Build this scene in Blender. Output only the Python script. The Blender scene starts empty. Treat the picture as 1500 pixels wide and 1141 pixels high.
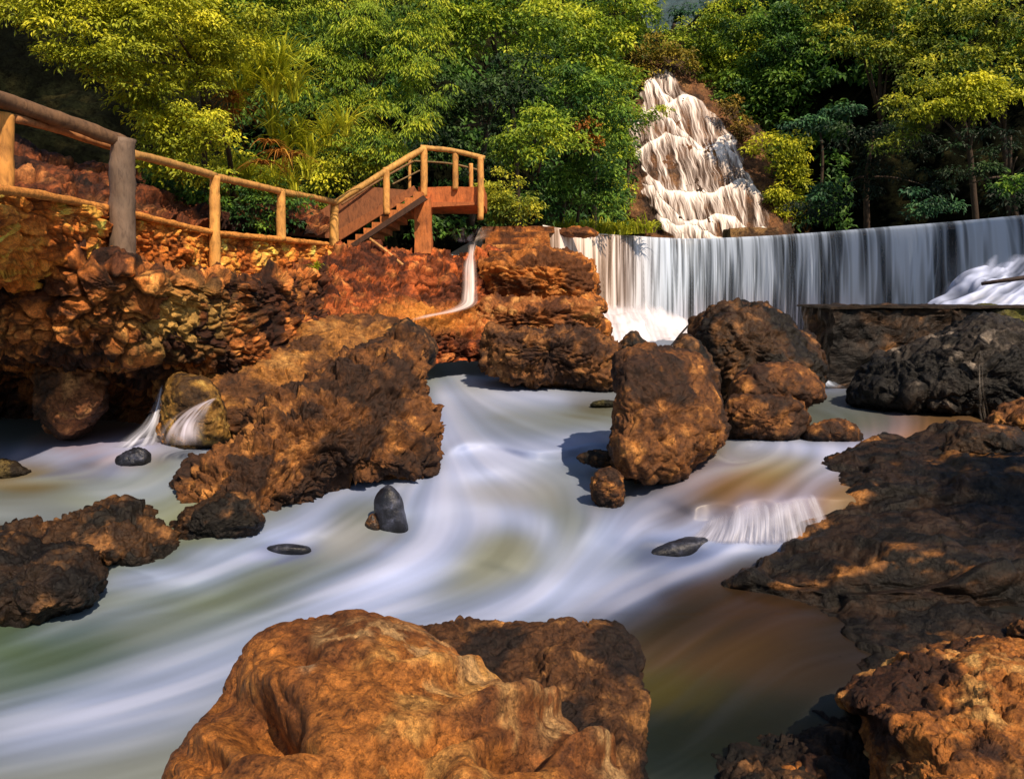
import bpy, math, random
import numpy as np
random.seed(7); rng = np.random.default_rng(11)
S = bpy.context.scene; COL = S.collection
# ------------------------------------------------------------------ camera model
F = 1177.0; CX, CY = 750.0, 570.5; PIT = math.atan(150.5/F); EYE = 2.0
sp, cp = math.sin(PIT), math.cos(PIT)
def W(px, py, d):
    """world point seen at photo position px,py lying d metres ahead (arrays allowed)"""
    px = np.asarray(px, float); py = np.asarray(py, float); d = np.asarray(d, float)
    rx = (px-CX)/F; ry = -(py-CY)/F
    y = cp + ry*sp; z = -sp + ry*cp
    k = d/y
    return np.stack(np.broadcast_arrays(rx*k, d, EYE+z*k), -1)
def V(px, py, d): return tuple(float(a) for a in W(px, py, d))
def slope(py):
    ry = -(np.asarray(py, float)-CY)/F
    return -(-sp+ry*cp)/(cp+ry*sp)          # drop per metre ahead
def py_of(z, d):                            # image row of height z at distance d
    t = (z-EYE)/d
    return CY - F*(t*cp+sp)/(cp-t*sp)
# ------------------------------------------------------------------ noise
_G = rng.normal(size=(256,3)); _G /= np.linalg.norm(_G,axis=1)[:,None]
def _h(x,y,z,s=0):
    x = x.astype(np.int64); y = y.astype(np.int64); z = z.astype(np.int64)
    h = (x*374761393 + y*668265263 + z*1274126177 + s*974634777) & 0xffffffff
    h = ((h ^ (h>>13))*1274126177) & 0xffffffff
    return (h ^ (h>>16)) & 0xffffffff
def gn(p, s=0):
    f = np.floor(p); t = p-f; u = t*t*t*(t*(t*6-15)+10); out = np.zeros(len(p))
    for i in (0,1):
        for j in (0,1):
            for k in (0,1):
                g = _G[_h(f[:,0]+i, f[:,1]+j, f[:,2]+k, s) & 255]
                w = (u[:,0] if i else 1-u[:,0])*(u[:,1] if j else 1-u[:,1])*(u[:,2] if k else 1-u[:,2])
                out += w*((t-np.array([i,j,k]))*g).sum(1)
    return out*1.6
def fbm(p, o=5, s=0, g=.5, l=2.03):
    a = 1; r = 0; n = 0
    for i in range(o): r = r+a*gn(p, s+i); n += a; a *= g; p = p*l+3.1
    return r/n*1.6
def ridged(p, o=5, s=0, g=.55):
    a = 1; r = 0; n = 0
    for i in range(o): r = r+a*(1-2*np.abs(gn(p, s+i))); n += a; a *= g; p = p*2.07+5.3
    return r/n
def worley(p, s=0, jit=.9):
    f = np.floor(p); F1 = np.full(len(p), 9.); F2 = np.full(len(p), 9.); idc = np.zeros(len(p), np.int64)
    for i in (-1,0,1):
        for j in (-1,0,1):
            for k in (-1,0,1):
                c = f+np.array([i,j,k]); h = _h(c[:,0],c[:,1],c[:,2],s)
                o = np.stack([(h&1023)/1023., ((h>>10)&1023)/1023., ((h>>20)&1023)/1023.],-1)
                d = np.linalg.norm(c+.5+(o-.5)*jit-p, axis=1)
                m = d < F1; F2 = np.where(m, F1, np.minimum(F2, d)); idc = np.where(m, h, idc); F1 = np.where(m, d, F1)
    return F1, F2, (idc & 0xffff)/65535.
def facet(p, s=0):
    f = np.floor(p); F1 = np.full(len(p), 9.); F2 = np.full(len(p), 9.); idc = np.zeros(len(p), np.int64); vec = np.zeros_like(p)
    for i in (-1,0,1):
        for j in (-1,0,1):
            for k in (-1,0,1):
                c = f+np.array([i,j,k]); h = _h(c[:,0],c[:,1],c[:,2],s)
                o = np.stack([(h&1023)/1023., ((h>>10)&1023)/1023., ((h>>20)&1023)/1023.],-1)
                dv = p-(c+.5+(o-.5)*.9); d = np.linalg.norm(dv, axis=1)
                m = d < F1; F2 = np.where(m, F1, np.minimum(F2, d)); idc = np.where(m, h, idc); vec = np.where(m[:,None], dv, vec); F1 = np.where(m, d, F1)
    return F1, F2, (idc & 0xffff)/65535., (vec*_G[(idc>>8) & 255]).sum(1)
def sm(a, b, x): t = np.clip((x-a)/(b-a), 0, 1); return t*t*(3-2*t)
def lerp(a, b, t): return a+(b-a)*t
# ------------------------------------------------------------------ mesh / objects
def mesh(name, v, faces, col=None, mat=None, smooth=True, parent=None):
    me = bpy.data.meshes.new(name); v = np.asarray(v, np.float32)
    faces = np.asarray(faces, np.int32); k = faces.shape[1]
    me.vertices.add(len(v)); me.vertices.foreach_set('co', v.ravel())
    me.loops.add(faces.size); me.loops.foreach_set('vertex_index', faces.ravel())
    me.polygons.add(len(faces)); me.polygons.foreach_set('loop_start', np.arange(0, faces.size, k, dtype=np.int32))
    me.polygons.foreach_set('loop_total', np.full(len(faces), k, np.int32))
    me.polygons.foreach_set('use_smooth', np.full(len(faces), smooth))
    me.update(calc_edges=True); me.validate()
    if col is not None:
        col = np.asarray(col, np.float32)
        if col.shape[1] == 3: col = np.concatenate([col, np.ones((len(col),1), np.float32)], 1)
        a = me.color_attributes.new('Col', 'FLOAT_COLOR', 'POINT'); a.data.foreach_set('color', col.ravel())
    if mat: me.materials.append(mat)
    o = bpy.data.objects.new(name, me); COL.objects.link(o)
    if parent is not None: o.parent = parent; o.matrix_parent_inverse = parent.matrix_world.inverted()
    return o
def tag(o, label=None, cat=None, group=None, kind=None):
    if label: o['label'] = label
    if cat: o['category'] = cat
    if group: o['group'] = group
    if kind: o['kind'] = kind
    return o
def root(name, loc, label, cat, group=None):
    o = bpy.data.objects.new(name, None); o.location = loc; o.empty_display_size = .2
    COL.objects.link(o); bpy.context.view_layer.update(); tag(o, label, cat, group); return o
def gridfaces(nu, nv, wrap=False, off=0):
    u = np.arange(nu if wrap else nu-1); v = np.arange(nv-1); U, Q = np.meshgrid(u, v, indexing='ij')
    U2 = (U+1) % nu
    return np.stack([U*nv+Q, U2*nv+Q, U2*nv+Q+1, U*nv+Q+1], -1).reshape(-1,4)+off
def crv(pts, n, closed=False):
    """Catmull-Rom resample to n points, any dimension"""
    P = np.asarray(pts, float)
    if closed: Q = np.concatenate([P[-1:], P, P[:2]])
    else: Q = np.concatenate([2*P[:1]-P[1:2], P, 2*P[-1:]-P[-2:-1]])
    m = len(P) if closed else len(P)-1
    seg = np.linalg.norm(Q[2:2+m,:2]-Q[1:1+m,:2], axis=1)+1e-6; cum = np.concatenate([[0], np.cumsum(seg)])
    t = np.linspace(0, cum[-1], n, endpoint=not closed)
    i = np.clip(np.searchsorted(cum, t, side='right')-1, 0, m-1); u = ((t-cum[i])/seg[i])[:,None]
    a, b, c, d = Q[i], Q[i+1], Q[i+2], Q[i+3]
    return .5*(2*b+(c-a)*u+(2*a-5*b+4*c-d)*u*u+(3*b-a-3*c+d)*u**3)
def normals(G, flip=False):
    du = np.gradient(G, axis=0); dv = np.gradient(G, axis=1); n = np.cross(du, dv)
    n /= np.linalg.norm(n, axis=-1, keepdims=True)+1e-9
    return -n if flip else n
# ------------------------------------------------------------------ materials
def newmat(name):
    m = bpy.data.materials.new(name); m.use_nodes = True; nt = m.node_tree; nt.nodes.clear()
    return m, nt, lambda t, **k: _node(nt, t, **k)
def _node(nt, t, **k):
    n = nt.nodes.new(t)
    for a, b in k.items():
        if a.startswith('i_'): n.inputs[a[2:].replace('_', ' ')].default_value = b
        else: setattr(n, a, b)
    return n
def ramp(N, stops):
    r = N('ShaderNodeValToRGB'); e = r.color_ramp.elements
    while len(e) > 1: e.remove(e[-1])
    e[0].position = stops[0][0]; e[0].color = (*stops[0][1], 1)
    for p, c in stops[1:]: x = e.new(p); x.color = (*c, 1)
    return r
def mixc(N, L, a, b, fac, mode='MULTIPLY'):
    m = N('ShaderNodeMix', data_type='RGBA', blend_type=mode)
    if isinstance(fac, (int, float)): m.inputs[0].default_value = fac
    else: L(fac, m.inputs[0])
    L(a, m.inputs[6]); L(b, m.inputs[7]); return m.outputs[2]
def rock_mat(name, scale=1., rough=.75, bump=.6, spec=.35, pit=.75, wetty=0., con=.85):
    m, nt, N = newmat(name); L = nt.links.new
    tc = N('ShaderNodeTexCoord'); at = N('ShaderNodeAttribute', attribute_name='Col')
    n1 = N('ShaderNodeTexNoise', i_Scale=9*scale, i_Detail=10., i_Roughness=.68, i_Distortion=.4); L(tc.outputs['Object'], n1.inputs['Vector'])
    n2 = N('ShaderNodeTexNoise', i_Scale=34*scale, i_Detail=8., i_Roughness=.7); L(tc.outputs['Object'], n2.inputs['Vector'])
    vo = N('ShaderNodeTexVoronoi', i_Scale=15*scale, feature='F1'); 
    wv = N('ShaderNodeVectorMath', operation='ADD'); sc = N('ShaderNodeVectorMath', operation='SCALE'); sc.inputs['Scale'].default_value = .25/scale
    L(n1.outputs['Color'], sc.inputs[0]); L(tc.outputs['Object'], wv.inputs[0]); L(sc.outputs[0], wv.inputs[1]); L(wv.outputs[0], vo.inputs['Vector'])
    r1 = ramp(N, [(.32,(.16,.13,.11)),(.43,(.60,.55,.52)),(.54,(1.,1.,1.)),(.68,(1.6,1.5,1.35))]); L(n1.outputs['Fac'], r1.inputs[0])
    r2 = ramp(N, [(.30,(.45,.40,.38)),(.5,(1.,1.,1.)),(.72,(1.35,1.33,1.3))]); L(n2.outputs['Fac'], r2.inputs[0])
    r3 = ramp(N, [(.0,(.25,.22,.2)),(.22,(.8,.78,.76)),(.4,(1.,1.,1.))]); L(vo.outputs['Distance'], r3.inputs[0])
    c = mixc(N, L, at.outputs['Color'], r1.outputs[0], con); c = mixc(N, L, c, r2.outputs[0], .8); c = mixc(N, L, c, r3.outputs[0], pit)
    n3 = N('ShaderNodeTexNoise', i_Scale=95*scale, i_Detail=6., i_Roughness=.75); L(tc.outputs['Object'], n3.inputs['Vector'])
    r4 = ramp(N, [(.34,(.35,.32,.30)),(.5,(1.,1.,1.)),(.66,(1.55,1.5,1.45))]); L(n3.outputs['Fac'], r4.inputs[0]); c = mixc(N, L, c, r4.outputs[0], .65)
    vc = N('ShaderNodeTexVoronoi', i_Scale=7*scale, feature='DISTANCE_TO_EDGE'); L(wv.outputs[0], vc.inputs['Vector'])
    r5 = ramp(N, [(.0,(.22,.2,.18)),(.025,(.8,.8,.8)),(.06,(1.,1.,1.))]); L(vc.outputs['Distance'], r5.inputs[0]); c = mixc(N, L, c, r5.outputs[0], .6*pit)
    b1 = N('ShaderNodeBump', i_Strength=bump, i_Distance=.05/scale); L(n1.outputs['Fac'], b1.inputs['Height'])
    b2 = N('ShaderNodeBump', i_Strength=bump, i_Distance=.02/scale); L(n2.outputs['Fac'], b2.inputs['Height']); L(b1.outputs[0], b2.inputs['Normal'])
    b3 = N('ShaderNodeBump', i_Strength=bump*.8, i_Distance=.025/scale); L(r3.outputs[0], b3.inputs['Height']); L(b2.outputs[0], b3.inputs['Normal'])
    b4 = N('ShaderNodeBump', i_Strength=bump*.8, i_Distance=.008/scale); L(n3.outputs['Fac'], b4.inputs['Height']); L(b3.outputs[0], b4.inputs['Normal'])
    b5 = N('ShaderNodeBump', i_Strength=bump*.7, i_Distance=.02/scale); L(r5.outputs[0], b5.inputs['Height']); L(b4.outputs[0], b5.inputs['Normal']); b3 = b5
    p = N('ShaderNodeBsdfPrincipled'); p.inputs['Specular IOR Level'].default_value = spec
    rr = N('ShaderNodeMapRange'); rr.inputs['To Min'].default_value = max(.15, rough-.35-wetty); rr.inputs['To Max'].default_value = min(1, rough+.2)
    L(n1.outputs['Fac'], rr.inputs['Value']); L(rr.outputs[0], p.inputs['Roughness'])
    L(c, p.inputs['Base Color']); L(b3.outputs[0], p.inputs['Normal'])
    o = N('ShaderNodeOutputMaterial'); L(p.outputs[0], o.inputs[0]); return m
def wood_mat(name):
    m, nt, N = newmat(name); L = nt.links.new
    tc = N('ShaderNodeTexCoord'); at = N('ShaderNodeAttribute', attribute_name='Col')
    mp = N('ShaderNodeMapping'); mp.inputs['Scale'].default_value = (1,1,.35); L(tc.outputs['Object'], mp.inputs[0])
    n = N('ShaderNodeTexNoise', i_Scale=22., i_Detail=9., i_Roughness=.7, i_Distortion=.5); L(mp.outputs[0], n.inputs['Vector'])
    r = ramp(N, [(.3,(.35,.3,.27)),(.5,(1,1,1)),(.7,(1.3,1.27,1.2))]); L(n.outputs['Fac'], r.inputs[0])
    c = mixc(N, L, at.outputs['Color'], r.outputs[0], .9)
    b = N('ShaderNodeBump', i_Strength=.6, i_Distance=.015); L(n.outputs['Fac'], b.inputs['Height'])
    p = N('ShaderNodeBsdfPrincipled', i_Roughness=.75); L(c, p.inputs['Base Color']); L(b.outputs[0], p.inputs['Normal'])
    o = N('ShaderNodeOutputMaterial'); L(p.outputs[0], o.inputs[0]); return m
def leaf_mat(name, trans=.32):
    m, nt, N = newmat(name); L = nt.links.new
    at = N('ShaderNodeAttribute', attribute_name='Col')
    p = N('ShaderNodeBsdfPrincipled', i_Roughness=.55); p.inputs['Specular IOR Level'].default_value = .3
    L(at.outputs['Color'], p.inputs['Base Color'])
    t = N('ShaderNodeBsdfTranslucent'); L(at.outputs['Color'], t.inputs['Color'])
    x = N('ShaderNodeMixShader'); x.inputs[0].default_value = trans; L(p.outputs[0], x.inputs[1]); L(t.outputs[0], x.inputs[2])
    o = N('ShaderNodeOutputMaterial'); L(x.outputs[0], o.inputs[0]); return m
def water_mat(name):
    m, nt, N = newmat(name); L = nt.links.new
    at = N('ShaderNodeAttribute', attribute_name='Col'); tc = N('ShaderNodeTexCoord')
    n = N('ShaderNodeTexNoise', i_Scale=5., i_Detail=4., i_Roughness=.5); L(tc.outputs['Object'], n.inputs['Vector'])
    b = N('ShaderNodeBump', i_Strength=.12, i_Distance=.03); L(n.outputs['Fac'], b.inputs['Height'])
    p = N('ShaderNodeBsdfPrincipled'); L(at.outputs['Color'], p.inputs['Base Color']); L(at.outputs['Alpha'], p.inputs['Roughness'])
    p.inputs['Specular IOR Level'].default_value = .22
    L(b.outputs[0], p.inputs['Normal'])
    o = N('ShaderNodeOutputMaterial'); L(p.outputs[0], o.inputs[0]); return m
def fall_mat(name):
    m, nt, N = newmat(name); L = nt.links.new
    at = N('ShaderNodeAttribute', attribute_name='Col')
    p = N('ShaderNodeBsdfPrincipled', i_Roughness=.5); L(at.outputs['Color'], p.inputs['Base Color'])
    t = N('ShaderNodeBsdfTransparent'); x = N('ShaderNodeMixShader'); L(at.outputs['Alpha'], x.inputs[0]); L(t.outputs[0], x.inputs[1]); L(p.outputs[0], x.inputs[2])
    o = N('ShaderNodeOutputMaterial'); L(x.outputs[0], o.inputs[0]); return m
M_ROCK = rock_mat('weathered_rock'); M_ROCKF = rock_mat('coarse_rock', .6, .8, .8); M_NEAR = rock_mat('near_rock', 1.9, .7, .75)
M_WET = rock_mat('wet_rock', 1.2, .6, .6, .28, .6, .08); M_SMOOTH = rock_mat('water_worn_rock', 1., .5, .25, .5, .2)
M_WALL = rock_mat('lit_wall_stone', .9, .8, .6, .3, .4, 0., .35); M_WOOD = wood_mat('rough_wood'); M_LEAF = leaf_mat('foliage'); M_WATER = water_mat('silky_water'); M_FALL = fall_mat('falling_water')
# ------------------------------------------------------------------ palettes (dark, mid, light)
ORANGE = ((.12,.04,.010),(.50,.17,.03),(.78,.36,.09)); TAN = ((.05,.018,.006),(.42,.155,.028),(.66,.38,.12))
BROWN = ((.045,.019,.008),(.17,.066,.017),(.50,.22,.055)); DARK = ((.012,.009,.006),(.060,.030,.013),(.32,.15,.05))
BLACK = ((.008,.006,.005),(.028,.016,.009),(.16,.08,.03)); RED = ((.12,.030,.010),(.42,.10,.022),(.65,.26,.07))
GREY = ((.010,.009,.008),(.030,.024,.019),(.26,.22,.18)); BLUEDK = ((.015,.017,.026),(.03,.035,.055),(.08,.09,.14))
def tint(pts, pal, seed, fr):
    a = fbm(pts*fr*1.1, 5, seed); b = fbm(pts*fr*2.6+9, 5, seed+40)
    d, m, l = (np.array(c) for c in pal)
    c = lerp(d[None], m[None], sm(-.22,.14,a)[:,None]); c = lerp(c, l[None], (sm(.05,.55,b)*sm(-.2,.3,a))[:,None])
    return c*(1+.25*fbm(pts*fr*7, 3, seed+77))[:,None].clip(.4,1.8)
# ------------------------------------------------------------------ rocks
NR = [100]
def rockmesh(outline, d, thick, tilt=(0,0), amp=.12, pal=BROWN, mat=None, e=.75, cen=None, fr=None, strata=0., name='boulder', parent=None, crag=1., drop=0., dents=(), veins=()):
    NR[0] += 7; s = NR[0]
    O = np.asarray(outline, float); c = O.mean(0) if cen is None else np.array(cen, float)
    per = np.linalg.norm(np.roll(O,-1,0)-O, axis=1).sum(); nu = int(np.clip(per/2.6, 60, 560)); R = per/6.28
    nv = int(np.clip(R*1.5, 40, 330)); Q = crv(O, nu, True)
    mm = 1.6/e+.1; th = np.linspace(0, math.pi/2, 400); rr_ = np.cos(th)**(2/mm); hh_ = np.sin(th)**(2/mm)
    al = np.concatenate([[0],np.cumsum(np.hypot(np.diff(rr_)*R*d/F, np.diff(hh_)*thick*1.2))]); nh = nv//2+8
    tq = np.linspace(0,al[-1],nh); rf = np.interp(tq,al,rr_); hf = np.interp(tq,al,hh_)
    kb = nh//2; tb = np.linspace(0,al[-1],kb)[1:]; rb2 = np.interp(tb,al,rr_); hb2 = np.interp(tb,al,hh_)
    r = np.maximum(np.concatenate([rb2[::-1], rf]),2e-3); h = np.concatenate([-hb2[::-1], hf]); tt = h+1e-6; nv = len(r)
    px = c[0]+(Q[:,None,0]-c[0])*r; py = c[1]+(Q[:,None,1]-c[1])*r
    dd = d+tilt[0]*(px-c[0])/100+tilt[1]*(py-c[1])/100-thick*h[None,:]*np.ones_like(px)
    G = W(px, py, dd); G[...,2] -= drop*np.maximum(-h,0)[None,:]
    Rw = R*d/F; fq = (1./Rw if fr is None else fr)
    n = normals(np.concatenate([G[-1:],G,G[:1]],0))[1:-1]
    cen3 = W(*c, d+0.); sg = np.sign(((G-cen3)*n).sum(-1).mean()); n = n*sg
    p = G.reshape(-1,3); nn = n.reshape(-1,3)
    q = p+.25*Rw*np.stack([fbm(p*fq*1.3,3,s+1), fbm(p*fq*1.3+7,3,s+2), fbm(p*fq*1.3+17,3,s+3)],-1)
    sq = np.array([1,1,1.5]); F1,F2,idc,fa = facet(q*sq*fq*1.7, s); G1,G2,id2,fb = facet((q+.03*Rw*fbm(p*fq*8,3,s+12)[:,None])*sq*fq*4.6+3, s+9); H1,H2,id3,fc = facet(q*sq*fq*11+3, s+10)
    K1,K2,_,fd = facet(q*sq*fq*26+1, s+14); rg = sm(-.35,.35,fbm(p*fq*2.2,3,s+13))
    dsp = .8*fbm(p*fq*1.2,4,s+4)+crag*(.45*(.55-F1)+1.15*fa*sm(0,.2,F2-F1)+.30*(idc-.5)*sm(0,.2,F2-F1)+.55*(.5-G1)*(.3+idc)-.25*(1-sm(0,.07,F2-F1)))
    dsp += crag*(.48*fb*sm(0,.22,G2-G1)+.12*(id2-.5)*sm(0,.2,G2-G1)-.16*(1-sm(0,.10,G2-G1))*(id2>.4)+rg*(.24*fc*sm(0,.22,H2-H1)+.05*(id3-.5)*sm(0,.2,H2-H1))+.10*fd*sm(0,.2,K2-K1)*(.3+rg)+.10*(ridged(q*fq*6,4,s+5)-.5)+.06*fbm(q*fq*20,3,s+6,.5))
    for (ax,ay,ra,rb_,dp) in dents:
        dsp -= 2.3*dp*np.exp(-(((px-ax)/ra)**2+((py-ay)/rb_)**2)**1.5).ravel()*(np.repeat((tt>0)[None],nu,0).ravel())/amp
    if strata:
        ly = p@np.array([.12,.1,1.])*fq*6+1.2*fbm(p*fq,3,s+8)
        dsp += strata*((ly % 1)-.5)
    fade = np.repeat(sm(0,.12,r)[None],nu,0).reshape(-1)
    p = p+nn*(dsp*fade*amp*Rw)[:,None]
    cl = tint(p, pal, s, fq*1.2)
    for pts_, wd_, vc_ in veins:
        C_ = crv(pts_, 40); d2_ = ((px.ravel()[:,None]-C_[:,0])**2+(py.ravel()[:,None]-C_[:,1])**2).min(1); m_ = np.exp(-d2_/wd_**2)*sm(-.25,.25,fbm(p*9,4,s+50))*(np.repeat((tt>0)[None],nu,0).ravel())
        cl = lerp(cl, np.array(vc_), np.clip(m_*1.1,0,1)[:,None])
    if O[:,1].max() > 560:
        yb = float(O[:,1].max())-6; wz = float(zw([c[0]],[min(yb,1141)])[0]); hgt = p[:,2]-wz+.05*fbm(p*3,3,s+30)
        cl = cl*lerp(.28,1,sm(.02,.12,hgt))[:,None]               # soaked band along the waterline
    return mesh(name, p, gridfaces(nu, nv, True), cl, mat or M_ROCK, True, parent)
def rock(label, outline, d, thick, cat='rock', group=None, **k):
    nm = k.pop('name', 'boulder'); o = rockmesh(outline, d, thick, name=nm, **k); return tag(o, label, cat, group)
# ------------------------------------------------------------------ patches
def patch(name, rows, nu, nv, disp=None, colf=None, mat=None, parent=None):
    """rows of control points (px,py,d); smooth surface with displacement"""
    R = [crv(r, nu) for r in rows]; A = np.stack(R, 1)      # nu, rows, 3
    t = np.linspace(0, len(rows)-1, nv); i = np.clip(t.astype(int), 0, len(rows)-2); u = (t-i)[None,:,None]
    E = np.concatenate([2*A[:,:1]-A[:,1:2], A, 2*A[:,-1:]-A[:,-2:-1]], 1)
    a,b,c,d = E[:,i], E[:,i+1], E[:,i+2], E[:,i+3]
    G = .5*(2*b+(c-a)*u+(2*a-5*b+4*c-d)*u*u+(3*b-a-3*c+d)*u**3)
    P3 = W(G[...,0], G[...,1], G[...,2]); n = normals(P3)
    if n[...,1].mean() > 0: n = -n
    p = P3.reshape(-1,3); nn = n.reshape(-1,3); q = G.reshape(-1,3)
    col = None
    if disp is not None: p = p+nn*disp(p, q)[:,None]
    if colf is not None: col = colf(p, q)
    return mesh(name, p, gridfaces(nu, nv), col, mat, True, parent)
def _stones(p, fr, seed, flat):
    k = p*np.array(flat)*fr; k = k+.22*np.stack([fbm(k,3,seed),fbm(k+5,3,seed+1),fbm(k+9,3,seed+2)],-1)
    F1,F2,idc,fa = facet(k, seed); H1,H2,id2,fb = facet(k*2.3+4, seed+21); m = (fbm(k*.33,2,seed+8)+.35*(idc-.5) > .02)
    e = np.where(m, F2-F1, (H2-H1)*.6); return e, np.where(m, idc, id2), np.where(m, fa, fb*.5), m, k
def stony(fr, amp, seed, flat=(1,1,1.5)):
    def f(p, q):
        e,i,fa,m,k = _stones(p, fr, seed, flat); g = sm(.0,.2,e); K1,K2,_,fd = facet(k*5, seed+5)
        return amp*(g*np.where(m,.5+.8*i,.25+.5*i)-.3)+amp*.5*fa*g+amp*.35*fbm(k*3,5,seed+3)+amp*1.1*fbm(k*.3,3,seed+4)+amp*.22*fd*sm(0,.2,K2-K1)
    return f
def stonycol(fr, seed, pal, flat=(1,1,1.5), extra=None, mort=.35):
    def f(p, q):
        e,idc,fa,m,k = _stones(p, fr, seed, flat); g = sm(.02,.14,e)[:,None]
        c = tint(p, pal, seed, fr*.5)*(.5+1.1*idc[:,None]); c = c*lerp(mort, 1, g)
        if extra: c = extra(c, p, q, idc)
        return c
    return f
# ================================================================== SETTING
def rough_disp(fr, amp, s, c=.6):
    def f(p, q): return amp*(fbm(p*fr,5,s)+c*ridged(p*fr*1.9,5,s+3)-.3*c)
    return f
def tintf(pal, s, fr, extra=None):
    def f(p, q):
        c = tint(p, pal, s, fr); return extra(c, p, q) if extra else c
    return f
SHADED_SOIL = ((.003,.004,.002),(.009,.011,.005),(.028,.026,.010))  # soil taken near black, the shade of the leafy hollows put into it
# ground to the horizon
g = mesh('ground', [(-900,-300,-1.6),(900,-300,-1.6),(900,1500,-1.6),(-900,1500,-1.6)], [(0,1,2,3)], [(.05,.045,.03)]*4, M_ROCKF); tag(g, kind='structure')
# hillside behind everything
hx = [-500,-200,0,200,400,560,700,800,900,960,1080,1150,1300,1500,1800]
hd = [12,12.5,12.4,13,15.7,18.2,21.4,28,36,41,41,39,33,28,22.5]
hr = [[(x,430 if x<650 else 350,d-.3) for x,d in zip(hx,hd)],[(x,330,d) for x,d in zip(hx,hd)],[(x,235,d+1.3) for x,d in zip(hx,hd)],[(x,110,d+4) for x,d in zip(hx,hd)],
      [(x,y,d+9) for x,y,d in zip(hx,[-200,-200,-160,-160,-160,-160,-160,-150,-70,48,-20,-120,-160,-160,-160],hd)]]
tag(patch('hillside', hr, 420, 160, rough_disp(.5,.45,5), tintf(SHADED_SOIL,6,.6), rock_mat('forest_floor',.6,.95,.8,.03)), kind='structure')
# far mountain seen in the gap, its blue haze put into the colour
mr = [[(500,300,140),(1000,320,140),(1500,300,140)],[(500,100,160),(1000,120,160),(1500,100,160)],[(500,-200,200),(1000,-190,200),(1500,-200,200)]]
tag(patch('mountain', mr, 200, 160, rough_disp(.12,2.5,15), tintf(((.03,.07,.09),(.05,.10,.12),(.08,.14,.12)),16,.2), M_ROCKF), kind='structure')
# path deck behind the fence
xs = [(-120,5.0),(77,6.3),(200,8.0),(315,9.6),(412,11.5),(500,13.6),(560,14.6)]
def atz(px, z, d): return (px, float(py_of(z, d)), d)
path_rows = [[atz(px,2.66,d) for px,d in xs], [atz(px-20,2.68,d+1.2) for px,d in xs],[atz(px-40,2.8,d+3.4) for px,d in xs]]
tag(patch('path', path_rows, 160, 50, rough_disp(2,.03,25), tintf(ORANGE,26,1.5), M_ROCKF), kind='structure')
# red rocky slope behind the path on the left
rs = [[(-200,330,7.0),(0,316,8.0),(100,318,8.6),(200,330,9.6),(330,335,11.5),(480,345,14.5)],
      [(-200,250,8.0),(0,262,9.0),(100,275,9.6),(200,290,10.6),(330,310,12.5),(480,330,15)],
      [(-200,190,10.5),(0,215,11),(100,235,11.4),(200,262,12.2),(330,290,13.8),(480,310,15.8)]]
tag(patch('slope', rs, 260, 120, stony(2.2,.16,31), stonycol(2.2,31,((.06,.018,.008),(.28,.075,.02),(.5,.2,.06))), M_ROCKF), kind='structure')

# ================================================================== RIVER
cpz = [(-300,1300,0,),(300,1300,0),(900,1300,0),(1500,1300,0),(1900,1300,0),(-300,1050,0),(0,1050,0),(300,1000,0),(600,900,.02),(-300,900,.02),(150,900,.03),(900,900,.03),
 (1100,1000,0),(1400,1000,0),(1700,1000,0),(450,840,.08),(700,860,.08),(760,800,.19),(700,770,.20),(600,790,.14),(860,830,.12),(950,860,.08),(1250,880,.08),(1700,880,.1),
 (480,740,.24),(600,720,.26),(720,720,.27),(850,720,.30),(700,670,.38),(850,680,.36),(600,680,.30),(650,640,.47),(800,640,.48),(900,640,.48),(660,600,.52),(800,600,.55),(900,590,.57),
 (640,560,.64),(800,560,.62),(660,525,.70),(800,525,.7),(1000,520,.7),(660,500,.72),(1000,490,.72),(1300,490,.72),(1700,490,.72),(-300,490,.72),(300,490,.72),
 (-300,650,.44),(0,650,.44),(150,650,.46),(250,640,.5),(300,660,.44),(200,700,.36),(0,720,.34),(-300,720,.34),(250,740,.32),(0,790,.30),(200,800,.22),(-300,800,.3),
 (1000,700,.40),(1100,660,.5),(1200,650,.5),(1250,600,.58),(1400,600,.6),(1700,600,.6),(1500,650,.40),(1100,560,.64),(1100,700,.44),(1040,735,.42),(1110,728,.44),(1180,722,.45),(1250,700,.45),(1330,690,.36),(1400,720,.3),(1700,700,.3),
 (960,760,.26),(1040,775,.22),(1110,785,.22),(1190,788,.22),(1300,790,.22),(1000,830,.12),(1100,830,.12),(1250,820,.12),(1600,790,.2)]
cpz = np.array(cpz, float)
def zw(px, py):
    px = np.asarray(px,float).ravel(); py = np.asarray(py,float).ravel(); num = np.zeros(len(px)); den = np.zeros(len(px))
    for x,y,z in cpz:
        d2 = ((px-x)*.55)**2+((py-y))**2
        w = 1/(d2+480)**2.1; num += w*z; den += w
    return num/den
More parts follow.
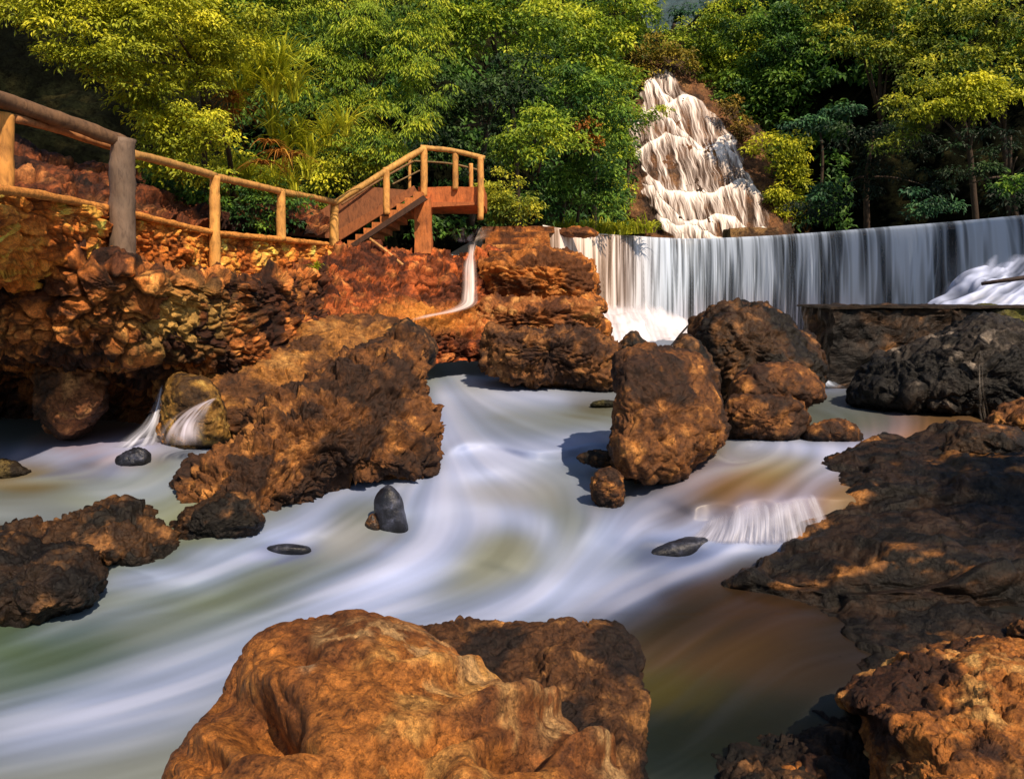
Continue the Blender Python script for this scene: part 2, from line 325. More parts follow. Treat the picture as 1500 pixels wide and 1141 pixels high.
FLOW = [ ([(652,600),(655,650),(640,700),(570,716),(500,722),(470,752),(395,786)],8,.5),([(262,812),(340,806),(400,786)],7,.6),([(255,838),(160,858),(60,905)],7,.45),([(885,650),(860,700),(862,745),(905,752)],8,.35),([(1000,712),(1050,680),(1072,655)],8,.3),
 ([(648,575),(700,583),(770,580),(830,590)],7,.5),([(655,690),(700,700),(760,696)],9,.45),([(590,745),(640,735),(690,738)],9,.4),([(705,560),(790,580),(905,582)],9,.5),([(545,800),(575,806),(610,800)],6,.5),([(155,694),(190,694),(225,690)],6,.6),([(1170,660),(1230,662),(1270,655)],6,.7), # points, half width px, foam, (r,g,b weight kind)
 ([(640,530),(690,533),(760,545)],16,.75),([(640,565),(660,590),(700,600),(760,585),(830,570)],26,.55),([(660,545),(650,600),(640,650)],14,.5),
 ([(645,640),(700,655),(780,658),(860,645),(905,640)],13,.95),([(650,660),(700,690),(790,685)],20,.7),([(650,620),(660,690),(610,730)],22,.75),([(720,660),(700,720),(640,760),(590,810)],30,.55),
 ([(800,665),(840,700),(850,740)],24,.3),([(560,700),(480,725),(440,770),(380,790)],20,.65),([(600,725),(630,760),(640,800),(600,840),(520,870)],22,.8),
 ([(660,775),(720,758),(770,762),(800,785),(800,830)],15,.85),([(690,770),(640,810),(560,850),(440,890)],22,.9),([(800,830),(770,870),(700,905),(600,915)],24,.7),
 ([(1000,740),(940,760),(880,800),(830,850),(760,890),(700,915)],20,.8),([(900,840),(860,880),(800,905)],26,.75),([(980,715),(920,750),(860,790)],10,.5),
 ([(1240,788),(1150,795),(1060,805),(1000,830),(950,850),(900,850)],11,1.),([(1060,775),(980,785),(940,770),(900,800)],12,.8),([(1180,745),(1100,760),(1050,780)],20,.55),
 ([(960,850),(930,865),(860,885)],20,.95),([(1060,770),(1050,820),(970,850)],9,.8),
 ([(560,860),(440,910),(300,965),(140,1020),(-60,1080)],32,.60),([(520,900),(420,940),(300,990),(150,1040),(0,1080)],26,.45),([(640,905),(540,905),(420,950)],24,.65),
 ([(470,775),(400,800),(320,830),(240,845),(160,850)],13,.8),([(330,845),(240,880),(130,910),(0,960),(-80,990)],14,.4),
 ([(420,1000),(300,1040),(150,1070),(-60,1100)],26,.45),
 ([(330,650),(260,655),(180,650),(80,665),(0,670),(-80,680)],11,.65),([(320,660),(270,700),(200,722),(120,715)],12,.55),([(230,640),(200,655),(140,660)],10,.9),([(0,660),(90,672),(180,690)],8,.45),
 ([(300,690),(230,745),(100,760),(-50,765)],20,.2),([(230,600),(215,640),(190,665)],10,.9),
 ([(1070,648),(1140,650),(1200,655),(1260,660)],7,1.),([(1230,640),(1250,665),(1200,700),(1180,730)],16,.5),([(1330,620),(1280,650),(1230,680),(1160,700)],14,.35),([(1260,655),(1120,665),(1040,690),(960,740)],12,.45),
 ([(1180,600),(1260,590),(1330,610)],12,.25),([(1100,730),(1090,760),(1080,790)],9,.75),([(1150,725),(1140,755),(1130,788)],9,.8),([(1180,722),(1180,750),(1185,785)],8,.75),([(1040,745),(1020,770),(980,790)],9,.75),
 ([(870,500),(940,505),(1010,500)],10,.5),([(1195,570),(1220,566),(1245,570)],5,.9)]
GREENP = [((745,815),62,1.2,(.20,.215,.165)),((20,955),95,2.4,(.055,.09,.05)),((290,878),110,1.4,(.11,.14,.10)),((150,1120),140,.8,(.20,.23,.22)),((640,515),40,1.,(.20,.22,.06)),((750,560),60,.6,(.24,.25,.16)),((230,740),60,1.,(.20,.23,.12)),((720,720),50,.6,(.33,.33,.31)),  # murky water tints; the left-edge green includes a painted reflection
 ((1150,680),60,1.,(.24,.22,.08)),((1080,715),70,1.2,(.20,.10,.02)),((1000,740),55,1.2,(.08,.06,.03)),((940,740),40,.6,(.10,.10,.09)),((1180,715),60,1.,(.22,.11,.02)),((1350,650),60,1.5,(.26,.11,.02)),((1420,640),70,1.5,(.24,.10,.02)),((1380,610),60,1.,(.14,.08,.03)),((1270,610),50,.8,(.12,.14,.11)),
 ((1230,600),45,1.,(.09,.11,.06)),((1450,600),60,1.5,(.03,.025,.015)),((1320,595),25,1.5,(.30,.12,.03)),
 ((1000,905),70,4.8,(0.0158,0.0135,0.0067)),((1100,900),80,4.8,(0.0405,0.0180,0.0054)),((1050,960),70,4.8,(0.0585,0.0315,0.0067)),((1150,970),80,4.5,(0.0360,0.0203,0.0054)),((980,1010),50,4.8,(0.0540,0.0450,0.0054)),((1060,1020),50,4.2,(0.0225,0.0225,0.0090)),((1000,1090),80,5.4,(0.0054,0.0090,0.0045)),((1120,1060),90,5.4,(0.0063,0.0072,0.0045)),((1250,960),80,4.5,(0.0135,0.0081,0.0045)),((1300,870),90,4.2,(0.0090,0.0063,0.0045)),((1500,850),150,4.5,(0.0067,0.0054,0.0045)),((1160,860),50,3.6,(0.0135,0.0099,0.0090)),  # dark pool, its brown reflections painted into the water colour
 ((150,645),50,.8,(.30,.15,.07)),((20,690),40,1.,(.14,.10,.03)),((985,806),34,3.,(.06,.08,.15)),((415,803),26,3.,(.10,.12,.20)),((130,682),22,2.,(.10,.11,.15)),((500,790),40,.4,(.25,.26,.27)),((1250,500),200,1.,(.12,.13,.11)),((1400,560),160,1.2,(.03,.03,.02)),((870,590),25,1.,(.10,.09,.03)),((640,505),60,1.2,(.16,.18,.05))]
def build_river():
    pxs = np.linspace(-420, 1920, 780); pys = np.concatenate([np.linspace(468, 560, 70), np.linspace(562, 900, 190), np.linspace(903, 1330, 130)])
    PX, PY = np.meshgrid(pxs, pys, indexing='ij'); sh = PX.shape
    Z = zw(PX, PY).reshape(sh); Zb = Z.copy()
    for _ in range(260):
        Zb = np.pad(Zb,1,mode='edge'); Zb = (Zb[:-2,1:-1]+Zb[2:,1:-1]+Zb[1:-1,:-2]+Zb[1:-1,2:]+Zb[1:-1,1:-1])/5
    Z = lerp(Z, Zb, np.clip(.25+sm(830,900,PY)+sm(1000,1080,PX)*sm(800,830,PY),0,1))
    # flow field and foam sheets, worked out on a coarse grid
    cx = np.linspace(0, 1, 261); cy = np.linspace(0, 1, 131)
    QX, QY = np.meshgrid(pxs[0]+cx*(pxs[-1]-pxs[0]), np.interp(cy*(len(pys)-1), np.arange(len(pys)), pys), indexing='ij'); qs = QX.shape
    fx = np.zeros(qs)-.5e-6; fy = np.zeros(qs)+.3e-6; foam = np.zeros(qs)
    for pts, wd, k in FLOW:
        C = crv(pts, 70); T = np.gradient(C, axis=0); T /= np.linalg.norm(T,axis=1)[:,None]
        D2 = (QX[...,None]-C[:,0])**2+(QY[...,None]-C[:,1])**2; b = D2.argmin(-1); best = np.take_along_axis(D2, b[...,None], -1)[...,0]
        tx = T[b,0]; ty = T[b,1]; par = b/69.
        w = np.exp(-best/(2*(wd*2.6)**2))+1e-7/(1+best*1e-4); fx += w*tx; fy += w*ty
        ends = .35+.65*np.sin(np.clip(par,.0,1)*math.pi)**.6
        foam = 1-(1-foam)*(1-np.clip(.80*k*ends*np.exp(-best/(2*(wd*1.05)**2)),0,1))
    def blur(A, n):
        for _ in range(n):
            A = np.pad(A,1,mode='edge'); A = (A[:-2,1:-1]+A[2:,1:-1]+A[1:-1,:-2]+A[1:-1,2:]+2*A[1:-1,1:-1])/6
        return A
    def upq(A):
        i = np.linspace(0,qs[0]-1.001,sh[0]); j = np.linspace(0,qs[1]-1.001,sh[1]); i0 = i.astype(int); j0 = j.astype(int); a = (i-i0)[:,None]; b = (j-j0)[None]
        return A[i0][:,j0]*(1-a)*(1-b)+A[i0+1][:,j0]*a*(1-b)+A[i0][:,j0+1]*(1-a)*b+A[i0+1][:,j0+1]*a*b
    nl_ = np.hypot(fx,fy); fx = upq(blur(fx/nl_,6)); fy = upq(blur(fy/nl_,6)); foam = upq(blur(foam,3))
    for (a_,b_,ra,rb_,k_) in ((985,806,52,17,.95),(415,803,40,10,.8),(500,790,40,14,.4),(745,820,62,28,.75),(720,718,45,20,.5),(300,882,110,14,.5),(10,955,95,26,.9),(740,612,34,9,.4),(850,610,50,14,.4),(130,682,26,8,.6),(600,560,30,10,.3)):
        foam *= 1-k_*np.exp(-(((PX-a_)/ra)**2+((PY-b_)/rb_)**2)*1.1)
    l = np.hypot(fx, fy); fx /= l; fy /= l
    # line integral convolution of white noise along the flow -> silky streaks
    def samp(A, x, y):
        i = np.clip((x-pxs[0])/(pxs[1]-pxs[0]), 0, sh[0]-1.01); j = np.clip(np.interp(y, pys, np.arange(sh[1])), 0, sh[1]-1.01)
        i0 = i.astype(int); j0 = j.astype(int); a = i-i0; b = j-j0
        return A[i0,j0]*(1-a)*(1-b)+A[i0+1,j0]*a*(1-b)+A[i0,j0+1]*(1-a)*b+A[i0+1,j0+1]*a*b
    def lic(N_, step, n):
        acc = N_.copy(); cnt = 1
        for sg in (1,-1):
            x, y = PX.copy(), PY.copy()
            for k in range(n):
                ux, uy = samp(fx,x,y), samp(fy,x,y); x += sg*ux*step; y += sg*uy*step
                w = .5+.5*math.cos(math.pi*(k+1)/(n+1)); acc += samp(N_,x,y)*w; cnt += w
        return acc/cnt
    # noise varying across ~8-30 px
    base = np.stack([PX.ravel()/11, PY.ravel()/8, 0*PX.ravel()],-1)
    n1 = gn(base, 3).reshape(sh); n2 = gn(base*.38, 4).reshape(sh); n3 = rng.normal(size=sh)
    s1 = lic(n1, 5, 22); s2 = lic(n2, 6, 28); s3 = lic(n3, 3, 22)
    s1 /= s1.std(); s2 /= s2.std(); s3 /= s3.std()
    foam2 = np.clip(.98*foam*(1+.02*s1+.045*s2)+.003*s1+.010*s2, 0, 1)
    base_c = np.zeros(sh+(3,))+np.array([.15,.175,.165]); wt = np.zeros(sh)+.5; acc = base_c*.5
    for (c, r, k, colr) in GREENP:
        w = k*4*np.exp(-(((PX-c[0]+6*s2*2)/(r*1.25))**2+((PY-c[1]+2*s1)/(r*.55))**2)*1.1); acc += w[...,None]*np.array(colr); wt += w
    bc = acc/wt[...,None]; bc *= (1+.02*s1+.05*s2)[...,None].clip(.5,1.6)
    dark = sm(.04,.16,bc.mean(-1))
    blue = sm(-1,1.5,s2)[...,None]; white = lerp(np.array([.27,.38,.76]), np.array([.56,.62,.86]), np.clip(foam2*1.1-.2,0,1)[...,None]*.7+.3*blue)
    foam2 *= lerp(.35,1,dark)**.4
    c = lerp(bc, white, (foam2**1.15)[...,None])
    rough = lerp(.30,.5,np.clip(dark*.9+foam2,0,1))
    Z = Z+.03*np.exp(-(((PX-745)/90)**2+((PY-800)/45)**2))+.012*np.exp(-(((PX-985)/60)**2+((PY-800)/28)**2))+.05*np.exp(-((PY-655-8*np.sin(PX/30))/10)**2)*sm(640,680,PX)*sm(910,860,PX)+.006*s2*sm(1150,600,PY)*.6+.012*foam*sm(1100,700,PY)
    D = (EYE-Z)/slope(PY); n_ = sh[1]; ramp_ = np.arange(n_)[None]*.0045
    D = np.maximum.accumulate((D+ramp_)[:,::-1], 1)[:,::-1]-ramp_
    for _ in range(2): D[:,1:-1] = (D[:,:-2]+2*D[:,1:-1]+D[:,2:])/4; D[1:-1] = (D[:-2]+2*D[1:-1]+D[2:])/4
    G = W(PX, PY, D)
    o = mesh('river', G.reshape(-1,3), gridfaces(*sh)[:,::-1], np.concatenate([c, rough[...,None]],-1).reshape(-1,4), M_WATER); tag(o, kind='structure')
build_river()
def dwat(px, py): return float((EYE-zw([px],[py])[0])/slope(py))

# ================================================================== FALLING WATER
def sheet(name, top, bot, nu, nv, colf, bow=.0, parent=None, thick=0):
    """falling sheet from top polyline to bottom polyline of (px,py,d)"""
    A = crv(top, nu); B = crv(bot, nu); t = np.linspace(0,1,nv)[None,:,None]
    wa = W(A[:,0],A[:,1],A[:,2])[:,None]; wb = W(B[:,0],B[:,1],B[:,2])[:,None]
    G = wa*(1-t)+wb*t; tt = t[...,0]
    G[...,2] += (wa-wb)[...,2]*0*tt; G[...,1] = wa[...,1]*(1-tt**.5)+wb[...,1]*tt**.5
    G[...,2] = wa[...,2]*(1-tt**1.0)+wb[...,2]*tt
    U, T = np.meshgrid(np.linspace(0,1,nu), np.linspace(0,1,nv), indexing='ij')
    c, dsp = colf(U.ravel(), T.ravel(), G.reshape(-1,3)); G[...,1] -= dsp.reshape(nu,nv)
    return mesh(name, G.reshape(-1,3), gridfaces(nu,nv), c, M_FALL, True, parent)
crest = [(795,19.6),(850,21.9),(900,23.2),(1000,25),(1100,24.1),(1200,22.2),(1300,20.2),(1400,18.5),(1500,16.9),(1650,15),(1800,13.6)]
CZ = 3.45
cp3 = crv([(px, float(py_of(CZ,d)), d) for px,d in crest], 200)
# weir wall
wr = root('weir', V(1100,490,24.6), 'long curved concrete weir with water pouring over its crest', 'weir')
crw = W(cp3[:,0], cp3[:,1], cp3[:,2]); cw2 = crw.copy()
tan = np.gradient(crw, axis=0); nb = np.stack([-tan[:,1], tan[:,0], 0*tan[:,0]],-1); nb /= np.linalg.norm(nb,axis=1)[:,None]
if nb[:,1].mean() < 0: nb = -nb
def wallring(off0, off1, z0, z1):
    a = crw+nb*off0; b = crw+nb*off1; L = []
    for (q,z) in ((a,z0),(a,z1),(b,z1),(b,z0)): r = q.copy(); r[:,2] = z; L.append(r)
    return np.stack(L,1)
def resample(G, k):
    out = []
    for i in range(G.shape[1]-1):
        for j in range(k): out.append(G[:,i]+(G[:,i+1]-G[:,i])*j/k)
    out.append(G[:,-1]); return np.stack(out,1)
G = resample(wallring(.14, 1.2, -.8, CZ-.08), 14); p = G.reshape(-1,3); p = p+np.stack([0*p[:,0], -.05*fbm(p*1.5,4,50), .02*fbm(p*2,3,51)],-1)
mesh('wall', p, gridfaces(200, G.shape[1]), tint(p*np.array([1.5,1.5,.5]), ((.02,.022,.025),(.06,.055,.055),(.16,.12,.10)), 52, .8), M_WET, True, wr)
G = resample(wallring(-.02, .35, CZ-.16, CZ-.03), 4); p = G.reshape(-1,3)+0; p[:,2] += .015*fbm(p*3,3,53)
mesh('crest', p, gridfaces(200, G.shape[1]), tint(p, ((.05,.03,.02),(.22,.12,.06),(.4,.25,.12)), 54, 1.5), M_WET, True, wr)
def streak1d(u, t, f, s, wob=.15):
    k = np.stack([u*f, t*wob*6, 0*u+s*.7], -1); return gn(k, s)
def weir_col(U, T, p):
    x = p[:,0]; s = (.55*streak1d(x, T, 3.2, 61)+.5*streak1d(x, T, 9., 62)+.35*streak1d(x, T, 24., 63, .3)+.25*streak1d(x, T, 1.1, 64, .05))
    thr = (1-np.abs(streak1d(x,T,5.5,65,.1))*2.6).clip(0,1)**2+.6*(1-np.abs(streak1d(x,T,13.,66,.2))*2.6).clip(0,1)**2; f = np.clip(.42+.75*s+.48*thr, 0, 1); f = f*lerp(1.0,.9,T); f = np.maximum(f, .75*(1-sm(0,.10,T))*(.7+.6*s))
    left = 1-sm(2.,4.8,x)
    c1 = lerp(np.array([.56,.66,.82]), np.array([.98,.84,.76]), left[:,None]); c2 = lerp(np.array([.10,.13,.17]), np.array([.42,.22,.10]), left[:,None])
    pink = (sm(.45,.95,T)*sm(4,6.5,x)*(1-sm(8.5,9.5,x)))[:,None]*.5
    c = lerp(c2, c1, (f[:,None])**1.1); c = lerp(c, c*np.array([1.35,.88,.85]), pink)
    a = np.clip(.16+f*1.1, 0, 1)*(1-.6*sm(.97,1,T)); return np.concatenate([c, a[:,None]],1), .05*s*sm(0,.4,T)+.0
wtop = [(a+0, float(py_of(CZ+.015,b)), b) for a,b in crest]; 
# over the lip: small rolled lip handled by offset start
wf = sheet('weir_waterfall', wtop, [(a+(14 if a<900 else 0), float(py_of(.62,b-.45)), b-.45) for a,b in crest], 1500, 60, weir_col)
tag(wf, 'wide curtain of grey white water streaming down the long curved weir', 'waterfall')
# upper pool behind the weir
up = crw+nb*.05; far = crw+nb*14; G = np.stack([up, far], 1); G[...,2] = CZ-.02
o = mesh('pool', G.reshape(-1,3), gridfaces(200,2), np.tile([.10,.13,.12,.2],(400,1)), M_WATER); tag(o, kind='structure')

# cascade : rock face and tiered falling water
def cascade():
    L = crv([(957,98),(943,128),(938,150),(925,180),(917,200),(938,240),(946,290),(985,355)], 330)
    Rr = crv([(986,108),(1003,134),(1030,150),(1050,170),(1078,205),(1092,245),(1116,285),(1138,352)], 330)
    nu = 300; u = np.linspace(0,1,nu)[:,None]; t = np.linspace(0,1,330)[None,:]
    # sample by same height
    ys = np.linspace(100, 353, 330); lx = np.interp(ys, L[:,1], L[:,0]); rx = np.interp(ys, Rr[:,1], Rr[:,0])
    lx = lx+3*np.sin(ys*.35)+3*np.sin(ys*.13); rx = rx+2.5*np.sin(ys*.22+1)
    px = lx[None]+(rx-lx)[None]*u; py = np.repeat(ys[None],nu,0)
    # stepped profile
    flat = np.stack([px.ravel()/26, 0*px.ravel(), 0*px.ravel()+2],-1)
    edges = [104,132,150,176,206,236,268,300,326]; prof = np.zeros(px.shape); lip = np.zeros(px.shape); dist = np.full(px.shape, 99.); span = np.ones(px.shape)
    E = []
    for k,e0 in enumerate(edges):
        q = np.stack([px.ravel()/30.+k*3.3, 0*px.ravel()+k, 0*px.ravel()],-1)
        lob = np.abs(gn(q, 70+k)).reshape(px.shape); wv = gn(q*.35, 90+k).reshape(px.shape)
        E.append(e0+64*wv-13*(1-np.sqrt(lob+.12))+ (px-1010)*.30)
    E.append(np.full(px.shape, 380.))
    band = np.zeros(px.shape, int)
    for k in range(len(edges)):
        m = (py >= E[k]); dist = np.where(m, py-E[k], dist); band = np.where(m, k+1, band); span = np.where(m, np.maximum(E[k+1]-E[k], 12), span)
    first = band == 0; dist = np.where(first, 20, dist); rel = np.clip(dist/span, 0, 1)
    dep = 41.3-(py-100)/253*6.6                                   # leaning back
    step = .75
    prof = -step*(band+sm(0,.25,rel))/1.0*0 + -.10*np.sqrt(np.clip(rel+.05,0,1))
    D = dep+.35+prof
    sx = np.stack([px.ravel()/3.2+.02*py.ravel(), py.ravel()/60+band.ravel()*7.7, 0*px.ravel()],-1)
    st = gn(sx, 80).reshape(px.shape); sx2 = sx*np.array([.38,.6,1]); st2 = gn(sx2, 81).reshape(px.shape); st3 = gn(sx*np.array([2.2,1,1]), 82).reshape(px.shape)
    s = .6*st+.6*st2+.3*st3
    xs2 = px.ravel()-.30*(py.ravel()-230)+3*gn(np.stack([px.ravel()/14,py.ravel()/14,0*px.ravel()],-1),88)
    ln = gn(np.stack([xs2/9., py.ravel()/110, 0*px.ravel()+3],-1), 85).reshape(px.shape)
    th = (1-np.abs(gn(np.stack([xs2/6., py.ravel()/70, 0*px.ravel()+9],-1), 86))*2.4).clip(0,1).reshape(px.shape)**2+.7*(1-np.abs(gn(np.stack([xs2/3., py.ravel()/40, 0*px.ravel()+9],-1), 87))*2.4).clip(0,1).reshape(px.shape)**2
    body = .50*np.exp(-dist/8.)+.26*np.exp(-dist/26.)+.03+.26*ln+.42*th+.25*(1-sm(110,150,py))
    hol = gn(np.stack([px.ravel()/16+band.ravel()*5.1, 0*px.ravel(), 0*px.ravel()],-1), 83).reshape(px.shape)
    f = np.clip(body*(1+.25*s)+.22*s-.34*sm(0,.6,hol)*sm(6,25,dist), 0, 1)
    edge = np.minimum(u, 1-u)*(rx-lx)[None]; f *= sm(0,5,edge+3*st2+2)
    bro = np.array([.26,.15,.10]); wh = np.array([.95,.86,.80])
    c = lerp(bro, wh, (f**.9)[...,None]); a = np.clip(.08+f*1.15,0,1)*sm(0,3,edge+2*st2)
    G = W(px, py, D-.10*f); o = mesh('cascade_waterfall', G.reshape(-1,3), gridfaces(nu,330), np.concatenate([c,a[...,None]],-1).reshape(-1,4), M_FALL)
    tag(o, 'tall sunlit white cascade tumbling down many rock tiers between green trees', 'waterfall')
    # wet rock face behind
    rows = []
    for y in (80,105,130,160,200,240,280,320,358):
        l = np.interp(y, ys, lx)-16; r = np.interp(y, ys, rx)+16; dd = 41.3-(y-100)/253*6.6+.45
        rows.append([(l-40,y,dd+2.2),(l,y,dd+.3),((l+r)/2,y,dd),(r,y,dd+.3),(r+45,y,dd+2.2)])
    tag(patch('cliff', rows, 200, 240, rough_disp(.9,.18,120,.8), tintf(((.05,.025,.012),(.20,.09,.035),(.36,.19,.07)),121,.5), M_ROCKF), 'wet brown rock face behind the tiered white cascade', 'cliff')
cascade()
def ribbon(name, label, pts, seed, col=(.85,.8,.82), cat='waterfall', parent=None, dens=.6, n=90, under=(.3,.2,.15)):
    """pts: (px,py,d,halfwidth px) down the ribbon"""
    C = crv([list(p) for p in pts], n); m = 40; v = np.linspace(-1,1,m)[None,:]
    px = C[:,0:1]+v*C[:,3:4]; py = C[:,1:2]+0*v; d = C[:,2:3]-.05*(1-v**2)
    t = np.linspace(0,1,n)[:,None]+0*v; k = np.stack([(v*4.2+0*px).ravel(), (t*1.6).ravel(), 0*px.ravel()+seed],-1)
    s = (gn(k,seed)+.6*gn(k*2.3,seed+1)).reshape(px.shape); e = (1-np.abs(v)**2)**1.3
    f = np.clip(dens+.5*s,0,1)*e; G = W(px,py,d)
    c = lerp(np.array(under), np.array(col), f[...,None]**.8); a = np.clip(f*1.25,0,1)*.85*sm(0,.10,t)*(1-sm(.8,1,t)*.9)
    o = mesh(name, G.reshape(-1,3), gridfaces(n,m), np.concatenate([c,a[...,None]],-1).reshape(-1,4), M_FALL, True, parent)
    return tag(o, label, cat) if label else o
ribbon('small_waterfall', 'narrow pale waterfall dropping over orange rock beside the stone steps', [(693,352,14.6,8),(690,372,14.0,6),(688,390,13.4,11),(688,430,13.15,13),(684,446,12.85,15),(660,456,12.3,15),(630,462,11.75,13),(600,470,11.3,8)], 201, (.95,.80,.78), dens=.75)
ribbon('small_waterfall', 'thin bluish waterfall between the masonry pier and the dark boulders', [(1203,505,12.4,8),(1204,520,12.0,8),(1207,545,11.6,9),(1212,560,11.2,14),(1222,568,11.0,26)], 203, (.62,.72,.92), dens=.8, under=(.08,.10,.14))
ribbon('small_waterfall', 'slanting white water jet leaving the dark cave under the left bank', [(238,562,8.0,3),(232,590,7.9,8),(222,620,7.8,16),(205,645,7.7,34),(190,662,7.6,46)], 205, (.72,.76,.92), dens=.55, under=(.15,.14,.15))
ribbon('small_waterfall', 'curling lavender white spout spilling over the yellow brown rock', [(318,582,7.3,3),(302,590,7.2,11),(284,604,7.15,24),(268,625,7.1,34),(262,652,7.0,46)], 207, (.78,.76,.95), dens=.5, under=(.25,.16,.08))
ribbon('trickle', 'row of thin trickles over the ledge beneath the wooden platform', [(690,333,15.6,34),(688,338,15.5,34),(686,348,15.4,30),(684,356,15.3,20)], 209, (.95,.85,.78), 'trickle', dens=.30)
ribbon('trickle', 'faint trickle running down the dark slab of the right bank', [(1437,512,8.6,5),(1436,560,8.1,6),(1440,600,7.8,8),(1445,622,7.6,9)], 211, (.5,.42,.32), 'trickle', dens=.02, under=(.30,.25,.20))
def lip_col(U, T, p):
    s = .6*gn(np.stack([U*14,T*.8,0*U+1],-1),241)+.6*gn(np.stack([U*32,T*1.2,0*U+2],-1),242)+.3*gn(np.stack([U*80,T*2,0*U],-1),243)
    f = np.clip(.50+.45*s,0,1)*lerp(.7,1.,T); c = lerp(np.array([.20,.17,.16]), np.array([.66,.70,.90]), np.clip(f,0,1)[:,None]); a = np.clip(.05+f*1.1,0,1)*sm(0,.12,T+.10*s)*sm(0,.05,U)*sm(0,.06,1-U)*(1-.7*sm(.85,1,T))
    return np.concatenate([c,a[:,None]],1), .02*s*T
lt = [(1030,762),(1050,752),(1080,742),(1130,733),(1195,723)]; lb = [(1005,792),(1035,795),(1085,797),(1140,797),(1225,788)]
tag(sheet('small_waterfall', [(a,b,dwat(a,b+14)-.02) for a,b in lt], [(a,b,dwat(a,b)-.02) for a,b in lb], 420, 40, lip_col), 'short veil of white water spilling over the brown ledge at the right of the current', 'waterfall')
# froth mounds
def froth(name, label, rows, seed, col=(.90,.86,.92), lo=(.42,.40,.46), ang=1.2, con=.55):
    ca, sa = math.cos(ang), math.sin(ang)
    def st(q):
        al = q[:,0]*ca+q[:,1]*sa; ac = -q[:,0]*sa+q[:,1]*ca; k = np.stack([ac/11, al/55, 0*al],-1); return gn(k,seed)+.7*gn(k*2.1+3,seed+1)+.5*gn(k*.4,seed+2)
    def dsp(p,q): return .10*fbm(p*1.3,3,seed)+.05*st(q)
    def cf(p,q):
        f = np.clip(.68+con*st(q),0,1)[:,None]; c = lerp(np.array(lo),np.array(col),f); U,Q = np.meshgrid(np.linspace(0,1,200),np.linspace(0,1,110),indexing='ij')
        a = sm(0,.28,Q+.10*gn(q*.05,seed+7).reshape(U.shape))*sm(0,.12,U)*sm(0,.12,1-U); return np.concatenate([c,a.ravel()[:,None]*(.75+.25*f)],1)
    o = patch(name, rows, 200, 110, dsp, cf, M_FALL); return tag(o, label, 'white water')
froth('froth', 'bright white foam heap where the weir lands beside the orange rocks', [[(850,446,21.6),(890,440,21.4),(930,438,21.6),(975,452,22),(1020,470,22.3)],[(850,462,20.8),(890,458,20.4),(930,462,20.4),(975,474,21),(1020,486,21.4)],[(850,490,19.8),(890,488,19.2),(930,494,19.2),(975,497,19.6),(1020,500,20)],[(850,512,18.2),(890,512,17.6),(930,512,17.6),(975,512,18),(1020,514,18.6)]], 221)
froth('froth', 'blue white rush of foam at the far right foot of the weir', [[(1340,452,14.9),(1390,415,15.2),(1440,380,15.4),(1500,374,15.4),(1600,372,14.6)],[(1340,462,14.2),(1390,432,14.2),(1440,402,14.2),(1500,398,14.2),(1600,396,13.6)],[(1330,475,13.5),(1390,455,13.3),(1440,436,13.2),(1500,434,13.2),(1600,434,12.6)],[(1330,500,13.1),(1390,498,12.9),(1440,496,12.8),(1500,496,12.7),(1600,496,12.2)]], 231, (.58,.66,.92), (.10,.12,.18), 2.6, .8)

# ================================================================== BANKS
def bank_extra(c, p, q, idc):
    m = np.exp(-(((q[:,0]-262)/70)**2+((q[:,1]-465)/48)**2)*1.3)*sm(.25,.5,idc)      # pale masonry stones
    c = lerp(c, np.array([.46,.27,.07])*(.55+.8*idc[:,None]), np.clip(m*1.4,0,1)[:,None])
    return c*lerp(1,.42,sm(505,560,q[:,1]))[:,None]  # darker below the overhang: cave shade put into the stone colour
rb = [[(-260,325,6.6),(-100,330,6.9),(0,344,7.35),(130,374,7.75),(250,396,8.3),(380,402,9.4),(480,392,11.4)],
      [(-260,348,6.1),(-100,350,6.4),(0,358,6.9),(130,382,6.85),(250,406,7.35),(380,414,8.8),(480,404,11.0)],
      [(-260,430,6.1),(-100,430,6.4),(0,430,6.85),(130,430,6.85),(250,440,7.35),(380,446,8.8),(480,440,10.6)],
      [(-260,515,6.4),(-100,515,6.7),(0,512,7.0),(130,515,7.15),(250,520,7.6),(380,515,8.5),(480,490,10)],
      [(-260,545,7.6),(-100,545,7.9),(0,540,8.3),(130,545,8.2),(250,540,7.9),(380,545,8.6),(480,520,9.8)],
      [(-260,600,8.9),(-100,600,9.2),(0,595,9.4),(130,595,9.2),(250,585,8.6),(380,590,8.6),(480,560,9.5)],
      [(-260,670,9.6),(-100,670,9.8),(0,668,9.9),(130,665,9.6),(250,660,8.9),(380,660,8.4),(480,640,8.8)]]
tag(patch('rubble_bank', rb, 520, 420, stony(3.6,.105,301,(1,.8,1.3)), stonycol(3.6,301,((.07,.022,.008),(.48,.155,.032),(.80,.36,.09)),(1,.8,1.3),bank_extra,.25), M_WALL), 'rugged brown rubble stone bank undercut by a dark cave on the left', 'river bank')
ow = [[(-120,268,5.0),(77,292,6.3),(200,317,8.0),(315,342,9.6),(412,352,11.5),(505,362,13.6)],
      [(-120,300,5.1),(77,330,6.35),(200,345,8.0),(315,362,9.6),(412,368,11.5),(505,372,13.6)],
      [(-120,345,5.3),(77,380,6.6),(200,402,8.1),(315,408,9.6),(412,412,11.4),(505,392,13.5)],
      [(-120,420,5.9),(77,430,7.3),(200,440,8.3),(315,440,9.5),(412,440,11.2),(505,410,13.3)]]
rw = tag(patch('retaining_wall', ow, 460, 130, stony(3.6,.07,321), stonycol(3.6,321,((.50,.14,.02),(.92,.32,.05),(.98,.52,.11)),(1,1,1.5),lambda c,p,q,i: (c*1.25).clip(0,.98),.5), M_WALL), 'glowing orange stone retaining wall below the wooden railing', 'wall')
# flat edge stones on top of wall

